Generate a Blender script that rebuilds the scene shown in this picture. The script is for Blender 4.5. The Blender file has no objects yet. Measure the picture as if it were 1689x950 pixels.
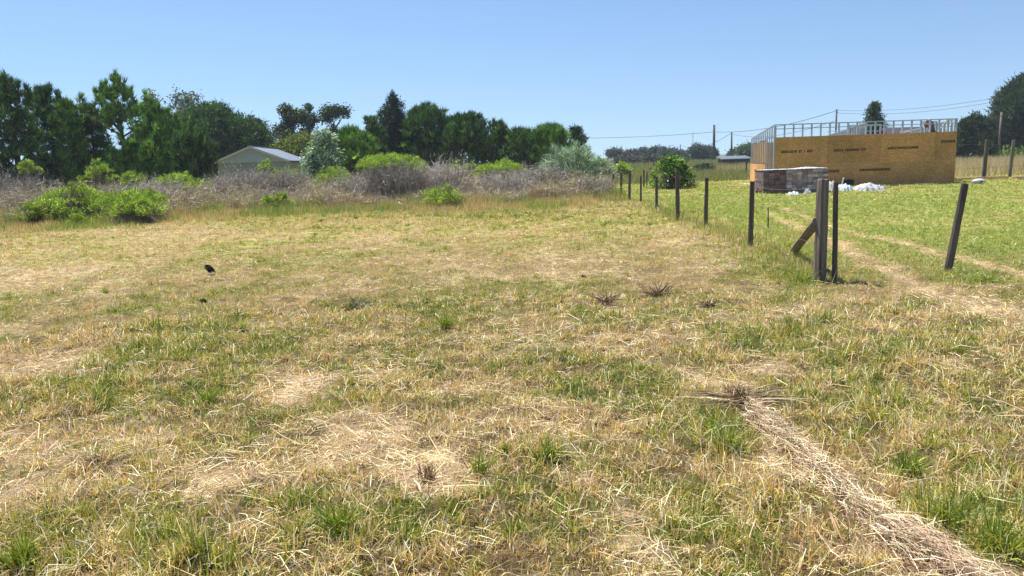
import bpy, bmesh, math, random
import numpy as np
from mathutils import Vector, Matrix, Euler

# ------------------------------------------------------------------ camera, sky, sun, exposure
SC = bpy.context.scene
COL = SC.collection
R = math.radians
PITCH, ROLL, FPX, CAMH = R(9.5), R(-1.9), 1250.0, 1.6
cd = bpy.data.cameras.new('camera'); cam = bpy.data.objects.new('camera', cd); COL.objects.link(cam)
cd.sensor_width = 36; cd.lens = 36 * FPX / 1689; cd.clip_start = 0.05; cd.clip_end = 12000
cam.matrix_world = Matrix.Translation((0, 0, CAMH)) @ Matrix.Rotation(R(90) - PITCH, 4, 'X') @ Matrix.Rotation(ROLL, 4, 'Z')
SC.camera = cam
SUN_EL, SUN_AZ = R(65), R(-42)            # azimuth from +Y, negative = to the left
w = bpy.data.worlds.new('World'); SC.world = w; w.use_nodes = True
nt = w.node_tree; bg = nt.nodes['Background']
sky = nt.nodes.new('ShaderNodeTexSky'); sky.sky_type = 'NISHITA'; sky.sun_disc = False
sky.sun_elevation = SUN_EL; sky.sun_rotation = SUN_AZ
sky.air_density = 1.0; sky.dust_density = 0.1; sky.ozone_density = 4.2; sky.altitude = 0
# look the sky up a little above the true direction: a clear dry horizon without the yellow band
tcw = nt.nodes.new('ShaderNodeTexCoord'); sx = nt.nodes.new('ShaderNodeSeparateXYZ'); mxz = nt.nodes.new('ShaderNodeMath'); mxz.operation = 'MAXIMUM'; mxz.inputs[1].default_value = 0
ma = nt.nodes.new('ShaderNodeMath'); ma.operation = 'MULTIPLY_ADD'; ma.inputs[1].default_value = 0.95; ma.inputs[2].default_value = 0.09
cx_ = nt.nodes.new('ShaderNodeCombineXYZ'); nrm = nt.nodes.new('ShaderNodeVectorMath'); nrm.operation = 'NORMALIZE'
nt.links.new(tcw.outputs['Generated'], sx.inputs[0]); nt.links.new(sx.outputs[2], mxz.inputs[0]); nt.links.new(mxz.outputs[0], ma.inputs[0])
nt.links.new(sx.outputs[0], cx_.inputs[0]); nt.links.new(sx.outputs[1], cx_.inputs[1]); nt.links.new(ma.outputs[0], cx_.inputs[2]); nt.links.new(cx_.outputs[0], nrm.inputs[0]); nt.links.new(nrm.outputs[0], sky.inputs[0])
nt.links.new(sky.outputs[0], bg.inputs[0]); bg.inputs[1].default_value = 0.088
sl = bpy.data.lights.new('sun', 'SUN'); sl.energy = 5.0; sl.angle = R(0.5); sl.color = (1.0, 0.94, 0.84)
sun = bpy.data.objects.new('sun', sl); COL.objects.link(sun)
sdir = Vector((math.sin(SUN_AZ) * math.cos(SUN_EL), math.cos(SUN_AZ) * math.cos(SUN_EL), math.sin(SUN_EL)))
sun.rotation_euler = sdir.to_track_quat('Z', 'Y').to_euler()
SC.view_settings.view_transform = 'Standard'; SC.view_settings.look = 'None'
SC.view_settings.exposure = 0.80; SC.view_settings.gamma = 1; SC.view_settings.use_curve_mapping = False
SC.cycles.use_denoising = True; SC.cycles.denoising_prefilter = 'ACCURATE'
SC.cycles.max_bounces = 5; SC.cycles.diffuse_bounces = 3; SC.cycles.transmission_bounces = 4
SC.cycles.volume_bounces = 0; SC.cycles.transparent_max_bounces = 6

RNG = np.random.default_rng(7)
random.seed(7)
CM = np.array(cam.matrix_world)
CR = CM[:3, :3]; CP = CM[:3, 3]

def project(X, Y, Z=0.0):
    """world -> photo pixels (1689 x 950), used to read the positions of patches in the field"""
    P = np.stack([np.asarray(X, float), np.asarray(Y, float), np.zeros_like(np.asarray(X, float)) + Z], -1) - CP
    c = P @ CR
    d = np.maximum(-c[..., 2], 0.3)
    return 844.5 + FPX * c[..., 0] / d, 475 - FPX * c[..., 1] / d

def ray(px, py):
    v = CR @ np.array([(px - 844.5) / FPX, (475 - py) / FPX, -1.0])
    return v / np.linalg.norm(v)

def at(px, py):
    """ground point seen at a pixel"""
    v = ray(px, py); t = -CP[2] / v[2]
    return CP + v * t

def atd(px, py, Y):
    """point at depth Y along the line through a pixel"""
    v = ray(px, py); return CP + v * (Y / v[1])

# ------------------------------------------------------------------ noise and ground height
def _h(ix, iy, s):
    n = (ix.astype(np.int64) * 374761393 + iy.astype(np.int64) * 668265263 + s * 1442695041) & 0xffffffff
    n = ((n ^ (n >> 13)) * 1274126177) & 0xffffffff
    return ((n ^ (n >> 16)) & 0xffff) / 65535.0

def vnoise(x, y, s=0):
    x = np.asarray(x, float); y = np.asarray(y, float)
    ix = np.floor(x); iy = np.floor(y); fx = x - ix; fy = y - iy
    fx = fx * fx * (3 - 2 * fx); fy = fy * fy * (3 - 2 * fy)
    a = _h(ix, iy, s); b = _h(ix + 1, iy, s); c = _h(ix, iy + 1, s); d = _h(ix + 1, iy + 1, s)
    return a + (b - a) * fx + (c - a) * fy + (a - b - c + d) * fx * fy

def fbm(x, y, s=0, o=4):
    t = 0; a = 0.5; k = 0
    for i in range(o):
        t = t + a * vnoise(x * 2 ** i + 17 * i, y * 2 ** i - 9 * i, s + i); k += a; a *= 0.5
    return t / k

def seg_dist(x, y, pts, hw):
    """distance to a polyline in units of its local half width"""
    best = np.full(np.shape(x), 99.0)
    for (a, b), (h0, h1) in zip(zip(pts[:-1], pts[1:]), zip(hw[:-1], hw[1:])):
        dx, dy = b[0] - a[0], b[1] - a[1]
        t = np.clip(((x - a[0]) * dx + (y - a[1]) * dy) / (dx * dx + dy * dy), 0, 1)
        d = np.hypot(x - a[0] - t * dx, y - a[1] - t * dy) / (h0 + (h1 - h0) * t)
        best = np.minimum(best, d)
    return best

def px_line(pts):
    return [at(*p)[:2] for p in pts]
SWATH = px_line([(1222, 672), (1262, 705), (1320, 760), (1385, 815), (1455, 872), (1560, 938), (1700, 1010)])
SW_W = [0.04, 0.07, 0.085, 0.085, 0.10, 0.11, 0.11]
RUT1 = px_line([(1260, 352), (1330, 380), (1400, 408), (1450, 438), (1530, 475), (1620, 505), (1720, 532), (1900, 580)])
RUT2 = px_line([(1290, 345), (1400, 383), (1480, 397), (1560, 417), (1640, 440), (1720, 462), (1900, 500)])
WORN = px_line([(-160, 500), (0, 462), (120, 448), (230, 436), (330, 420)])

def swath(x, y): return np.clip(1.25 - seg_dist(x, y, SWATH, SW_W), 0, 1)
def ruts(x, y):
    n = fbm(x * 1.7, y * 1.7, 50) * 0.9
    return np.clip(1.45 - n - np.minimum(seg_dist(x, y, RUT1, [0.22, .28, .36, .38, .38, .38, .38, .38]), seg_dist(x, y, RUT2, [.16, .2, .23, .24, .26, .26, .26, .26])), 0, 1)

def H(x, y):
    x = np.asarray(x, float); y = np.asarray(y, float)
    d = np.hypot(x, y)
    far = np.clip((90 - d) / 50, 0, 1)
    z = (fbm(x * 0.33, y * 0.33, 3) - 0.5) * 0.16 + (fbm(x * 1.5, y * 1.5, 9) - 0.5) * 0.09
    near = np.clip((26 - d) / 14, 0, 1)
    z = z * far + near * (fbm(x * 4.2, y * 4.2, 5, 3) - .5) * .085 + swath(x, y) * 0.03 - ruts(x, y) * 0.02
    return z

def ell(px, py, items):
    m = 0
    for (cx, cy, rx, ry, s) in items:
        q = ((px - cx) / rx) ** 2 + ((py - cy) / ry) ** 2
        m = np.maximum(m, s * np.exp(-q * q * 0.6)) if s > 0 else m
    return m
DRY = [(660, 735, 105, 55, 1.25), (740, 790, 75, 38, 1.1), (470, 628, 60, 28, 1), (60, 602, 90, 24, .9), (1215, 628, 70, 26, .9),
       (90, 456, 150, 26, .8), (230, 385, 170, 14, .6), (1065, 560, 90, 16, .45), (870, 440, 150, 16, .6), (620, 400, 60, 12, .6), (420, 795, 90, 28, .5), (60, 830, 70, 30, .5),
       (40, 740, 60, 24, .4), (1050, 900, 70, 45, .6), (960, 705, 110, 22, .5), (300, 915, 80, 22, .3), (610, 905, 60, 30, .3), (230, 710, 70, 22, .4), (820, 540, 60, 16, .4), (1080, 450, 120, 16, .4),
       (1150, 395, 130, 12, .35), (480, 500, 60, 12, .3), (560, 470, 90, 12, .35), (330, 560, 50, 10, .2)]
GRN = [(1620, 860, 110, 90, .9), (1480, 700, 120, 50, .75), (1370, 560, 110, 45, .5), (1600, 560, 90, 40, .3), (1230, 870, 120, 60, .6), (300, 545, 120, 50, .45), (150, 640, 130, 45, .45), (250, 925, 130, 40, .8),
       (905, 745, 45, 22, .8), (740, 520, 60, 28, .6), (940, 610, 90, 30, .4), (590, 900, 120, 50, .6), (830, 850, 90, 40, .35), (1195, 715, 45, 50, .9), (1310, 440, 60, 40, .8), (345, 640, 25, 22, .7),
       (60, 900, 60, 50, .4), (700, 690, 80, 26, .35), (1040, 620, 60, 30, .35), (1310, 640, 60, 20, .5), (450, 430, 120, 20, .25), (1000, 400, 90, 14, .15), (1600, 650, 100, 40, .4), (1260, 400, 60, 30, .5),
       (1090, 350, 60, 22, .3), (450, 352, 560, 26, .3)]
TALL = [(1480, 700, 130, 50, .8), (1600, 860, 130, 90, .9), (1220, 860, 140, 70, .6), (1310, 435, 55, 45, 1), (250, 940, 150, 50, .9), (590, 900, 130, 50, .7), (1360, 560, 140, 60, .6), (100, 640, 160, 50, .35),
        (300, 545, 120, 50, .3), (1250, 380, 60, 40, .8), (1150, 350, 60, 25, .7), (500, 350, 520, 18, .8), (1195, 720, 45, 50, .9), (905, 750, 60, 26, .5), (60, 900, 60, 50, .5), (1560, 600, 160, 50, .5)]
# line of the wire fence in the world: to its right the lawn of the building plot
FP = [at(1350, 460)[:2], at(1238, 405)[:2], at(1164, 374)[:2], at(1118, 362)[:2], at(1083, 346)[:2], at(1038, 331)[:2], at(1000, 318)[:2]]
def right_plot(x, y):
    fx = np.interp(y, [p[1] for p in FP], [p[0] for p in FP])
    t = np.clip((x - fx + (fbm(x, y, 71) - .5) * 1.2) / 0.9, 0, 1) * np.clip((y - 8.6) / 1.2, 0, 1)
    t2 = np.clip(1.0 - ruts(x, y) * .8, 0, 1)
    return t * t2
def fields(x, y):
    px, py = project(x, y)
    inside = (py < 1200) & (y > 1)
    n1 = fbm(x * .9, y * .9, 21); n2 = fbm(x * 2.6, y * 2.6, 33); n3 = fbm(x * .25, y * .25, 44)
    n4 = fbm(x * 7, y * 7, 37, 3)
    j = (n2 - .5) * 55 + (n4 - .5) * 50
    dry = np.where(inside, ell(px + j, py + j * .3, DRY), 0) + np.clip(1.3 - seg_dist(x, y, WORN, [.5] * 5), 0, 1) * .6
    grn = np.where(inside, ell(px + j, py + j * .4, GRN), 0)
    tall = np.where(inside, ell(px + j, py + j * .4, TALL), 0)
    rp = right_plot(x, y)
    g = 0.36 + (n1 - .5) * 1.2 + (n2 - .5) * 1.2 + (n4 - .5) * 1.5 + (n3 - .5) * .3 + grn * .42 - dry * .6
    g = g * (1 - rp) + rp * (0.86 + (n1 - .5) * .9 - np.clip(y - 22, 0, 10) * .008)
    s = np.maximum(swath(x, y), ruts(x, y))
    g = np.clip(g - s * .55, 0, 1)
    bare = np.clip(dry * .9 + (fbm(x * 1.9, y * 1.9, 61) - .55) * 2.6 + (n4 - .5) * 1.8 - grn * .7 - rp, 0, 1)
    bare = np.maximum(bare, np.clip(ruts(x, y), 0, 1) * (.55 + .5 * n2))
    tall = np.clip(tall + (n1 - .5) * .7 + rp * .1 - s - bare * .5, 0, 1)
    return g, bare, tall, rp, dry

# ------------------------------------------------------------------ materials
def mat(name, color=(.5, .5, .5), rough=.8, attr=False, transl=0.0, noise=None, bump=0.0, nscale=8.0, metal=0.0, spec=.3, stretch=(1, 1, 1), coord='Object'):
    m = bpy.data.materials.new(name); m.use_nodes = True
    t = m.node_tree; N = t.nodes; L = t.links
    b = N['Principled BSDF']; b.inputs['Roughness'].default_value = rough
    b.inputs['Metallic'].default_value = metal; b.inputs['Specular IOR Level'].default_value = spec
    src = None
    if attr:
        a = N.new('ShaderNodeAttribute'); a.attribute_name = 'col'; src = a.outputs['Color']
    if noise:
        tc = N.new('ShaderNodeTexCoord'); mp = N.new('ShaderNodeMapping'); mp.inputs['Scale'].default_value = stretch
        L.new(tc.outputs[coord], mp.inputs[0])
        nz = N.new('ShaderNodeTexNoise'); nz.inputs['Scale'].default_value = nscale; nz.inputs['Detail'].default_value = 6; nz.inputs['Roughness'].default_value = .65
        L.new(mp.outputs[0], nz.inputs['Vector'])
        rp = N.new('ShaderNodeValToRGB'); rp.color_ramp.elements[0].position = .32; rp.color_ramp.elements[1].position = .68
        rp.color_ramp.elements[0].color = (*noise, 1); rp.color_ramp.elements[1].color = (*(color if not attr else (1, 1, 1)), 1)
        L.new(nz.outputs[0], rp.inputs[0])
        if attr:
            mx = N.new('ShaderNodeMix'); mx.data_type = 'RGBA'; mx.blend_type = 'MULTIPLY'; mx.inputs[0].default_value = 1
            L.new(src, mx.inputs[6]); L.new(rp.outputs[0], mx.inputs[7]); src = mx.outputs[2]
        else:
            src = rp.outputs[0]
        if bump:
            bp = N.new('ShaderNodeBump'); bp.inputs['Strength'].default_value = bump; bp.inputs['Distance'].default_value = .02
            L.new(nz.outputs[0], bp.inputs['Height']); L.new(bp.outputs[0], b.inputs['Normal'])
    if src is not None: L.new(src, b.inputs['Base Color'])
    else: b.inputs['Base Color'].default_value = (*color, 1)
    if transl:
        N.remove(b)
        df = N.new('ShaderNodeBsdfDiffuse'); tr = N.new('ShaderNodeBsdfTranslucent'); gl = N.new('ShaderNodeBsdfGlossy')
        gl.inputs['Roughness'].default_value = .45; gl.inputs['Color'].default_value = (1, 1, 1, 1)
        hs = N.new('ShaderNodeHueSaturation'); hs.inputs['Saturation'].default_value = 1.15; hs.inputs['Value'].default_value = 1.25
        L.new(src, df.inputs[0]); L.new(src, hs.inputs['Color']); L.new(hs.outputs[0], tr.inputs[0])
        m1 = N.new('ShaderNodeMixShader'); m1.inputs[0].default_value = transl
        m2 = N.new('ShaderNodeMixShader'); m2.inputs[0].default_value = spec * .12
        L.new(df.outputs[0], m1.inputs[1]); L.new(tr.outputs[0], m1.inputs[2]); L.new(m1.outputs[0], m2.inputs[1]); L.new(gl.outputs[0], m2.inputs[2])
        L.new(m2.outputs[0], N['Material Output'].inputs[0])
    return m

M = {}
M['blade'] = mat('grass_blade', attr=True, transl=.27, spec=.25)
M['straw'] = mat('straw', attr=True, transl=.1, spec=.25)
M['leaf'] = mat('leaf', attr=True, transl=.30, spec=.15)
M['needle'] = mat('needle', attr=True, transl=.2, spec=.2)
M['twig'] = mat('twig', attr=True, transl=.02, spec=.2)
M['bark'] = mat('bark', (.13, .10, .08), .95, noise=(.05, .04, .03), nscale=6, bump=.6, stretch=(1, 1, .25))
M['post'] = mat('weathered_post', (.17, .14, .115), .85, noise=(.04, .032, .027), nscale=22, bump=.9, stretch=(1, 1, .06))
M['post_big'] = mat('split_post', (.30, .255, .21), .88, noise=(.05, .04, .032), nscale=16, bump=1.0, stretch=(1, 1, .05))
M['post_pale'] = mat('pale_post', (.25, .21, .17), .88, noise=(.08, .065, .05), nscale=16, bump=.8, stretch=(1, 1, .08))
M['wire'] = mat('wire', (.12, .12, .13), .5, metal=.6, spec=.5)
M['steel'] = mat('galvanised_steel', (.50, .55, .60), .45, metal=.55, spec=.5, noise=(.36, .40, .45), nscale=3)
M['roof_metal'] = mat('roof_metal', (.30, .33, .38), .42, metal=.35, spec=.5, noise=(.22, .25, .30), nscale=.8)
M['fascia'] = mat('fascia', (.42, .45, .44), .6)
M['wallgreen'] = mat('painted_gable', (.31, .40, .45), .85, noise=(.27, .35, .40), nscale=1.5)
M['wallcream'] = mat('cream_wall', (.26, .29, .27), .9, noise=(.2, .23, .21), nscale=1.2)
M['roof_dark'] = mat('dark_roof', (.07, .055, .06), .7, noise=(.045, .04, .045), nscale=2)
M['rooflow'] = mat('low_roof', (.13, .155, .19), .8, noise=(.10, .12, .15), nscale=1)
M['plastic'] = mat('white_plastic', (.54, .55, .56), .5, spec=.3, noise=(.38, .40, .42), nscale=5, bump=.5)
M['bluebag'] = mat('blue_white_bag', (.62, .74, .82), .4, spec=.5, noise=(.40, .54, .68), nscale=4)
M['blue'] = mat('blue_print', (.03, .10, .30), .4, spec=.5)
M['ink'] = mat('stencil_ink', (.045, .030, .018), .85)
M['timber'] = mat('timber', (.42, .27, .16), .8, noise=(.26, .15, .09), nscale=12, stretch=(.2, 1, 1))
M['timber_pale'] = mat('pale_wood', (.66, .54, .38), .8, noise=(.5, .38, .25), nscale=30)
M['brick'] = mat('stacked_bricks', attr=True, rough=.9, noise=(.6, .58, .6), nscale=14, bump=.5)
M['stone'] = mat('pale_stone', (.68, .68, .64), .8, noise=(.45, .45, .42), nscale=9, bump=.5)
M['bird'] = mat('dark_feathers', (.020, .017, .017), .7, noise=(.008, .007, .007), nscale=60)
M['birdleg'] = mat('bird_leg', (.30, .22, .17), .6)
M['blackbox'] = mat('black_plastic', (.02, .022, .03), .5)

def osb_mat():
    m = bpy.data.materials.new('osb_board'); m.use_nodes = True
    t = m.node_tree; N = t.nodes; L = t.links; b = N['Principled BSDF']
    b.inputs['Roughness'].default_value = .75; b.inputs['Specular IOR Level'].default_value = .25
    tc = N.new('ShaderNodeTexCoord'); vo = N.new('ShaderNodeTexVoronoi'); vo.inputs['Scale'].default_value = 16
    mp = N.new('ShaderNodeMapping'); mp.inputs['Scale'].default_value = (1, 1, 1.9); L.new(tc.outputs['Object'], mp.inputs[0]); L.new(mp.outputs[0], vo.inputs['Vector'])
    bw = N.new('ShaderNodeSeparateColor'); L.new(vo.outputs['Color'], bw.inputs[0])
    r1 = N.new('ShaderNodeValToRGB'); e = r1.color_ramp.elements
    e[0].position = 0; e[0].color = (.54, .27, .09, 1); e[1].position = 1; e[1].color = (.74, .42, .17, 1)
    L.new(bw.outputs[0], r1.inputs[0])
    nz = N.new('ShaderNodeTexNoise'); nz.inputs['Scale'].default_value = .8; nz.inputs['Detail'].default_value = 5; L.new(tc.outputs['Object'], nz.inputs['Vector'])
    r2 = N.new('ShaderNodeValToRGB'); r2.color_ramp.elements[0].position = .35; r2.color_ramp.elements[0].color = (.72, .76, .66, 1)
    r2.color_ramp.elements[1].position = .62; r2.color_ramp.elements[1].color = (1, .96, .92, 1); L.new(nz.outputs[0], r2.inputs[0])
    mx = N.new('ShaderNodeMix'); mx.data_type = 'RGBA'; mx.blend_type = 'MULTIPLY'; mx.inputs[0].default_value = 1
    L.new(r1.outputs[0], mx.inputs[6]); L.new(r2.outputs[0], mx.inputs[7]); L.new(mx.outputs[2], b.inputs['Base Color'])
    oi = N.new('ShaderNodeObjectInfo'); mr = N.new('ShaderNodeMapRange'); mr.inputs[3].default_value = .8; mr.inputs[4].default_value = 1.08; L.new(oi.outputs['Random'], mr.inputs[0])
    vm = N.new('ShaderNodeVectorMath'); vm.operation = 'SCALE'; L.new(mx.outputs[2], vm.inputs[0]); L.new(mr.outputs[0], vm.inputs['Scale']); L.new(vm.outputs[0], b.inputs['Base Color'])
    bp = N.new('ShaderNodeBump'); bp.inputs['Strength'].default_value = .3; bp.inputs['Distance'].default_value = .01; L.new(bw.outputs[1], bp.inputs['Height']); L.new(bp.outputs[0], b.inputs['Normal'])
    return m
M['osb'] = osb_mat()

def ground_mat():
    m = bpy.data.materials.new('field_soil'); m.use_nodes = True
    t = m.node_tree; N = t.nodes; L = t.links; b = N['Principled BSDF']
    b.inputs['Roughness'].default_value = .95; b.inputs['Specular IOR Level'].default_value = .1
    a = N.new('ShaderNodeAttribute'); a.attribute_name = 'col'
    tc = N.new('ShaderNodeTexCoord')
    n1 = N.new('ShaderNodeTexNoise'); n1.inputs['Scale'].default_value = 3.5; n1.inputs['Detail'].default_value = 12; n1.inputs['Roughness'].default_value = .75
    L.new(tc.outputs['Object'], n1.inputs['Vector'])
    r1 = N.new('ShaderNodeValToRGB'); r1.color_ramp.elements[0].position = .33; r1.color_ramp.elements[0].color = (.45, .42, .38, 1)
    r1.color_ramp.elements[1].position = .66; r1.color_ramp.elements[1].color = (1.15, 1.12, 1.08, 1); L.new(n1.outputs[0], r1.inputs[0])
    # short fibres of chopped straw: two stretched noises, one across the other
    outs = []
    for rz, sc in ((.5, (14, 130, 14)), (-.7, (120, 12, 14))):
        mp = N.new('ShaderNodeMapping'); mp.inputs['Rotation'].default_value = (0, 0, rz); mp.inputs['Scale'].default_value = sc; L.new(tc.outputs['Object'], mp.inputs[0])
        nn = N.new('ShaderNodeTexNoise'); nn.inputs['Scale'].default_value = 1; nn.inputs['Detail'].default_value = 3; nn.inputs['Distortion'].default_value = .6; L.new(mp.outputs[0], nn.inputs['Vector']); outs.append(nn.outputs[0])
    mm = N.new('ShaderNodeMath'); mm.operation = 'MAXIMUM'; L.new(outs[0], mm.inputs[0]); L.new(outs[1], mm.inputs[1])
    r2 = N.new('ShaderNodeValToRGB'); r2.color_ramp.elements[0].position = .46; r2.color_ramp.elements[0].color = (.55, .52, .5, 1)
    r2.color_ramp.elements[1].position = .64; r2.color_ramp.elements[1].color = (1.2, 1.2, 1.15, 1); L.new(mm.outputs[0], r2.inputs[0])
    x1 = N.new('ShaderNodeMix'); x1.data_type = 'RGBA'; x1.blend_type = 'MULTIPLY'; x1.inputs[0].default_value = 1; L.new(a.outputs['Color'], x1.inputs[6]); L.new(r1.outputs[0], x1.inputs[7])
    x2 = N.new('ShaderNodeMix'); x2.data_type = 'RGBA'; x2.blend_type = 'MULTIPLY'; x2.inputs[0].default_value = 1; L.new(x1.outputs[2], x2.inputs[6]); L.new(r2.outputs[0], x2.inputs[7])
    L.new(x2.outputs[2], b.inputs['Base Color'])
    ad = N.new('ShaderNodeMath'); ad.operation = 'ADD'; L.new(mm.outputs[0], ad.inputs[0]); L.new(n1.outputs[0], ad.inputs[1])
    bp = N.new('ShaderNodeBump'); bp.inputs['Strength'].default_value = .9; bp.inputs['Distance'].default_value = .03; L.new(ad.outputs[0], bp.inputs['Height']); L.new(bp.outputs[0], b.inputs['Normal'])
    return m
M['ground'] = ground_mat()

# ------------------------------------------------------------------ mesh helpers
def link_mesh(name, V, loops, starts, mat_, parent=None, cols=None, smooth=False):
    me = bpy.data.meshes.new(name)
    V = np.asarray(V, np.float32); loops = np.asarray(loops, np.int32); starts = np.asarray(starts, np.int32)
    me.vertices.add(len(V)); me.vertices.foreach_set('co', V.ravel())
    me.loops.add(len(loops)); me.loops.foreach_set('vertex_index', loops)
    me.polygons.add(len(starts)); me.polygons.foreach_set('loop_start', starts)
    me.update(calc_edges=True)
    if cols is not None:
        c = np.ones((len(V), 4), np.float32); c[:, :3] = cols
        at_ = me.attributes.new('col', 'FLOAT_COLOR', 'POINT'); at_.data.foreach_set('color', c.ravel())
    me.materials.append(mat_)
    if smooth: me.polygons.foreach_set('use_smooth', np.ones(len(starts), bool))
    o = bpy.data.objects.new(name, me); COL.objects.link(o)
    if parent: o.parent = parent
    return o

class Cloud:
    """collects blades, needles, twigs or leaves into one mesh"""
    def __init__(s): s.V = []; s.C = []; s.L = []; s.S = []; s.nv = 0; s.nl = 0
    def add(s, P, D, L, W, C, kind='blade', bend=0.0, curl=0.0):
        n = len(P)
        if n == 0: return
        P = np.asarray(P, float); D = np.asarray(D, float); D = D / np.linalg.norm(D, axis=1, keepdims=True)
        L = np.broadcast_to(L, n)[:, None].astype(float); W = np.broadcast_to(W, n)[:, None].astype(float)
        bend = np.broadcast_to(bend, n)[:, None].astype(float); C = np.broadcast_to(C, (n, 3))
        q = RNG.normal(size=(n, 3)); S = np.cross(D, q); S /= np.linalg.norm(S, axis=1, keepdims=True) + 1e-9
        h = S * W * .5; g = np.array([0, 0, -1.0])
        hv = D * np.array([1, 1, 0.0])
        tip = P + D * L + g * bend * L + hv * bend * L * .35
        if kind == 'blade':
            cu = np.broadcast_to(curl, n)[:, None] * L; sd = np.cross(D, [0, 0, 1.0]); mid = P + D * L * .55 + g * bend * L * .22 + sd * cu + np.array([0, 0, .5]) * np.abs(cu)
            V = np.stack([P - h, P + h, mid + h * .8, mid - h * .8, tip], 1); k = 5
            lp = np.array([0, 1, 2, 3, 3, 2, 4]); st = np.array([0, 4])
        elif kind == 'tri':
            V = np.stack([P - h, P + h, tip], 1); k = 3; lp = np.array([0, 1, 2]); st = np.array([0])
        elif kind == 'leaf':
            mid = P + D * L * .5
            V = np.stack([P, mid + h, tip, mid - h], 1); k = 4; lp = np.array([0, 1, 2, 3]); st = np.array([0])
        elif kind == 'stick':     # triangular prism, real thickness
            a1 = h; T = np.cross(D, S) * W * .5; tip1 = tip
            e = [a1, -a1 * .5 + T * .87, -a1 * .5 - T * .87]
            V = np.stack([P + e[0], P + e[1], P + e[2], tip1 + e[0] * .5, tip1 + e[1] * .5, tip1 + e[2] * .5], 1); k = 6
            lp = np.array([0, 1, 4, 3, 1, 2, 5, 4, 2, 0, 3, 5]); st = np.array([0, 4, 8])
        base = s.nv + np.arange(n)[:, None] * k
        s.V.append(V.reshape(-1, 3)); s.C.append(np.repeat(C, k, 0))
        s.L.append((base + lp[None]).ravel()); s.S.append((s.nl + np.arange(n)[:, None] * len(lp) + st[None]).ravel())
        s.nv += n * k; s.nl += n * len(lp)
    def build(s, name, mat_, parent=None, origin=None):
        V = np.concatenate(s.V)
        if origin is not None: V = V - np.asarray(origin)
        return link_mesh(name, V, np.concatenate(s.L), np.concatenate(s.S), mat_, parent, np.concatenate(s.C))

def tag(o, label=None, cat=None, group=None, kind=None):
    if label: o['label'] = label
    if cat: o['category'] = cat
    if group: o['group'] = group
    if kind: o['kind'] = kind
    return o
def empty(name, loc, label=None, cat=None, group=None, rz=0):
    o = bpy.data.objects.new(name, None); COL.objects.link(o); o.location = tuple(loc); o.rotation_euler = (0, 0, rz); o.empty_display_size = .2
    return tag(o, label, cat, group)
def bm_obj(name, bm, m, parent=None, smooth=False, bevel=0, loc=None):
    if bevel:
        bmesh.ops.bevel(bm, geom=list(bm.edges), offset=bevel, segments=1, affect='EDGES')
    bmesh.ops.recalc_face_normals(bm, faces=bm.faces)
    me = bpy.data.meshes.new(name); bm.to_mesh(me); bm.free(); me.materials.append(m)
    for p in me.polygons: p.use_smooth = smooth
    o = bpy.data.objects.new(name, me); COL.objects.link(o)
    if parent: o.parent = parent
    if loc is not None: o.location = loc
    return o
def box(bm, c, s, rot=None):
    mtx = Matrix.Translation(c) @ (rot.to_matrix().to_4x4() if rot else Matrix.Identity(4)) @ Matrix.Diagonal((*s, 1))
    bmesh.ops.create_cube(bm, size=1, matrix=mtx)
def bar(bm, a, b, w_, d_=None):
    a = Vector(a); b = Vector(b); v = b - a; q = v.to_track_quat('Z', 'Y')
    mtx = Matrix.Translation((a + b) / 2) @ q.to_matrix().to_4x4() @ Matrix.Diagonal((w_, d_ or w_, v.length, 1))
    bmesh.ops.create_cube(bm, size=1, matrix=mtx)
def tube(bm, pts, rad, n=8, cap=True):
    rings = []
    pts = [Vector(p) for p in pts]
    for i, p in enumerate(pts):
        t = (pts[min(i + 1, len(pts) - 1)] - pts[max(i - 1, 0)]).normalized()
        s = t.cross(Vector((.13, .97, .21))).normalized(); u = t.cross(s)
        r = rad[i] if hasattr(rad, '__len__') else rad
        rings.append([bm.verts.new(p + (s * math.cos(2 * math.pi * k / n) + u * math.sin(2 * math.pi * k / n)) * r) for k in range(n)])
    for a, b in zip(rings, rings[1:]):
        for k in range(n): bm.faces.new((a[k], a[(k + 1) % n], b[(k + 1) % n], b[k]))
    if cap: bm.faces.new(rings[0][::-1]); bm.faces.new(rings[-1])
def rnd(a, b, n=None): return RNG.uniform(a, b, n)
def gz(x, y): return float(H(x, y))

def mixcol(cols, wts, n, jit=.18):
    cols = np.array(cols); idx = RNG.choice(len(cols), n, p=np.array(wts) / sum(wts))
    return np.clip(cols[idx] * np.exp(RNG.normal(0, jit, (n, 1))) * np.exp(RNG.normal(0, jit * .3, (n, 3))), .004, .9)

# ------------------------------------------------------------------ the ground
ang = np.concatenate([np.linspace(-180, -55, 60)[:-1], np.linspace(-55, 55, 520), np.linspace(55, 180, 60)[1:-1]])
ang = np.radians(ang); nA = len(ang)
rad = np.concatenate([np.geomspace(.4, 1.6, 8)[:-1], np.geomspace(1.6, 45, 520), np.geomspace(45, 6000, 90)[1:]]); nR = len(rad)
RR, AA = np.meshgrid(rad, ang, indexing='ij')
GX = RR * np.sin(AA); GY = RR * np.cos(AA)
nearf = np.clip((25 - RR) / 15, 0, 1)
g_, bare_, tall_, rp_, dry_ = fields(GX, GY)
GZ = H(GX, GY) + nearf * (fbm(GX * 14, GY * 14, 6, 3) - .5) * .03
c_straw = np.array([.64, .50, .34]); c_soil = np.array([.22, .155, .10]); c_olive = np.array([.16, .13, .055]); c_green = np.array([.09, .11, .03]); c_dark = np.array([.12, .095, .06])
gc = c_olive * (1 - g_[..., None]) + c_green * g_[..., None]
thatch = np.clip(.55 - g_ * .5, 0, 1)[..., None]
gc = gc * (1 - thatch) + c_soil * thatch
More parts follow.
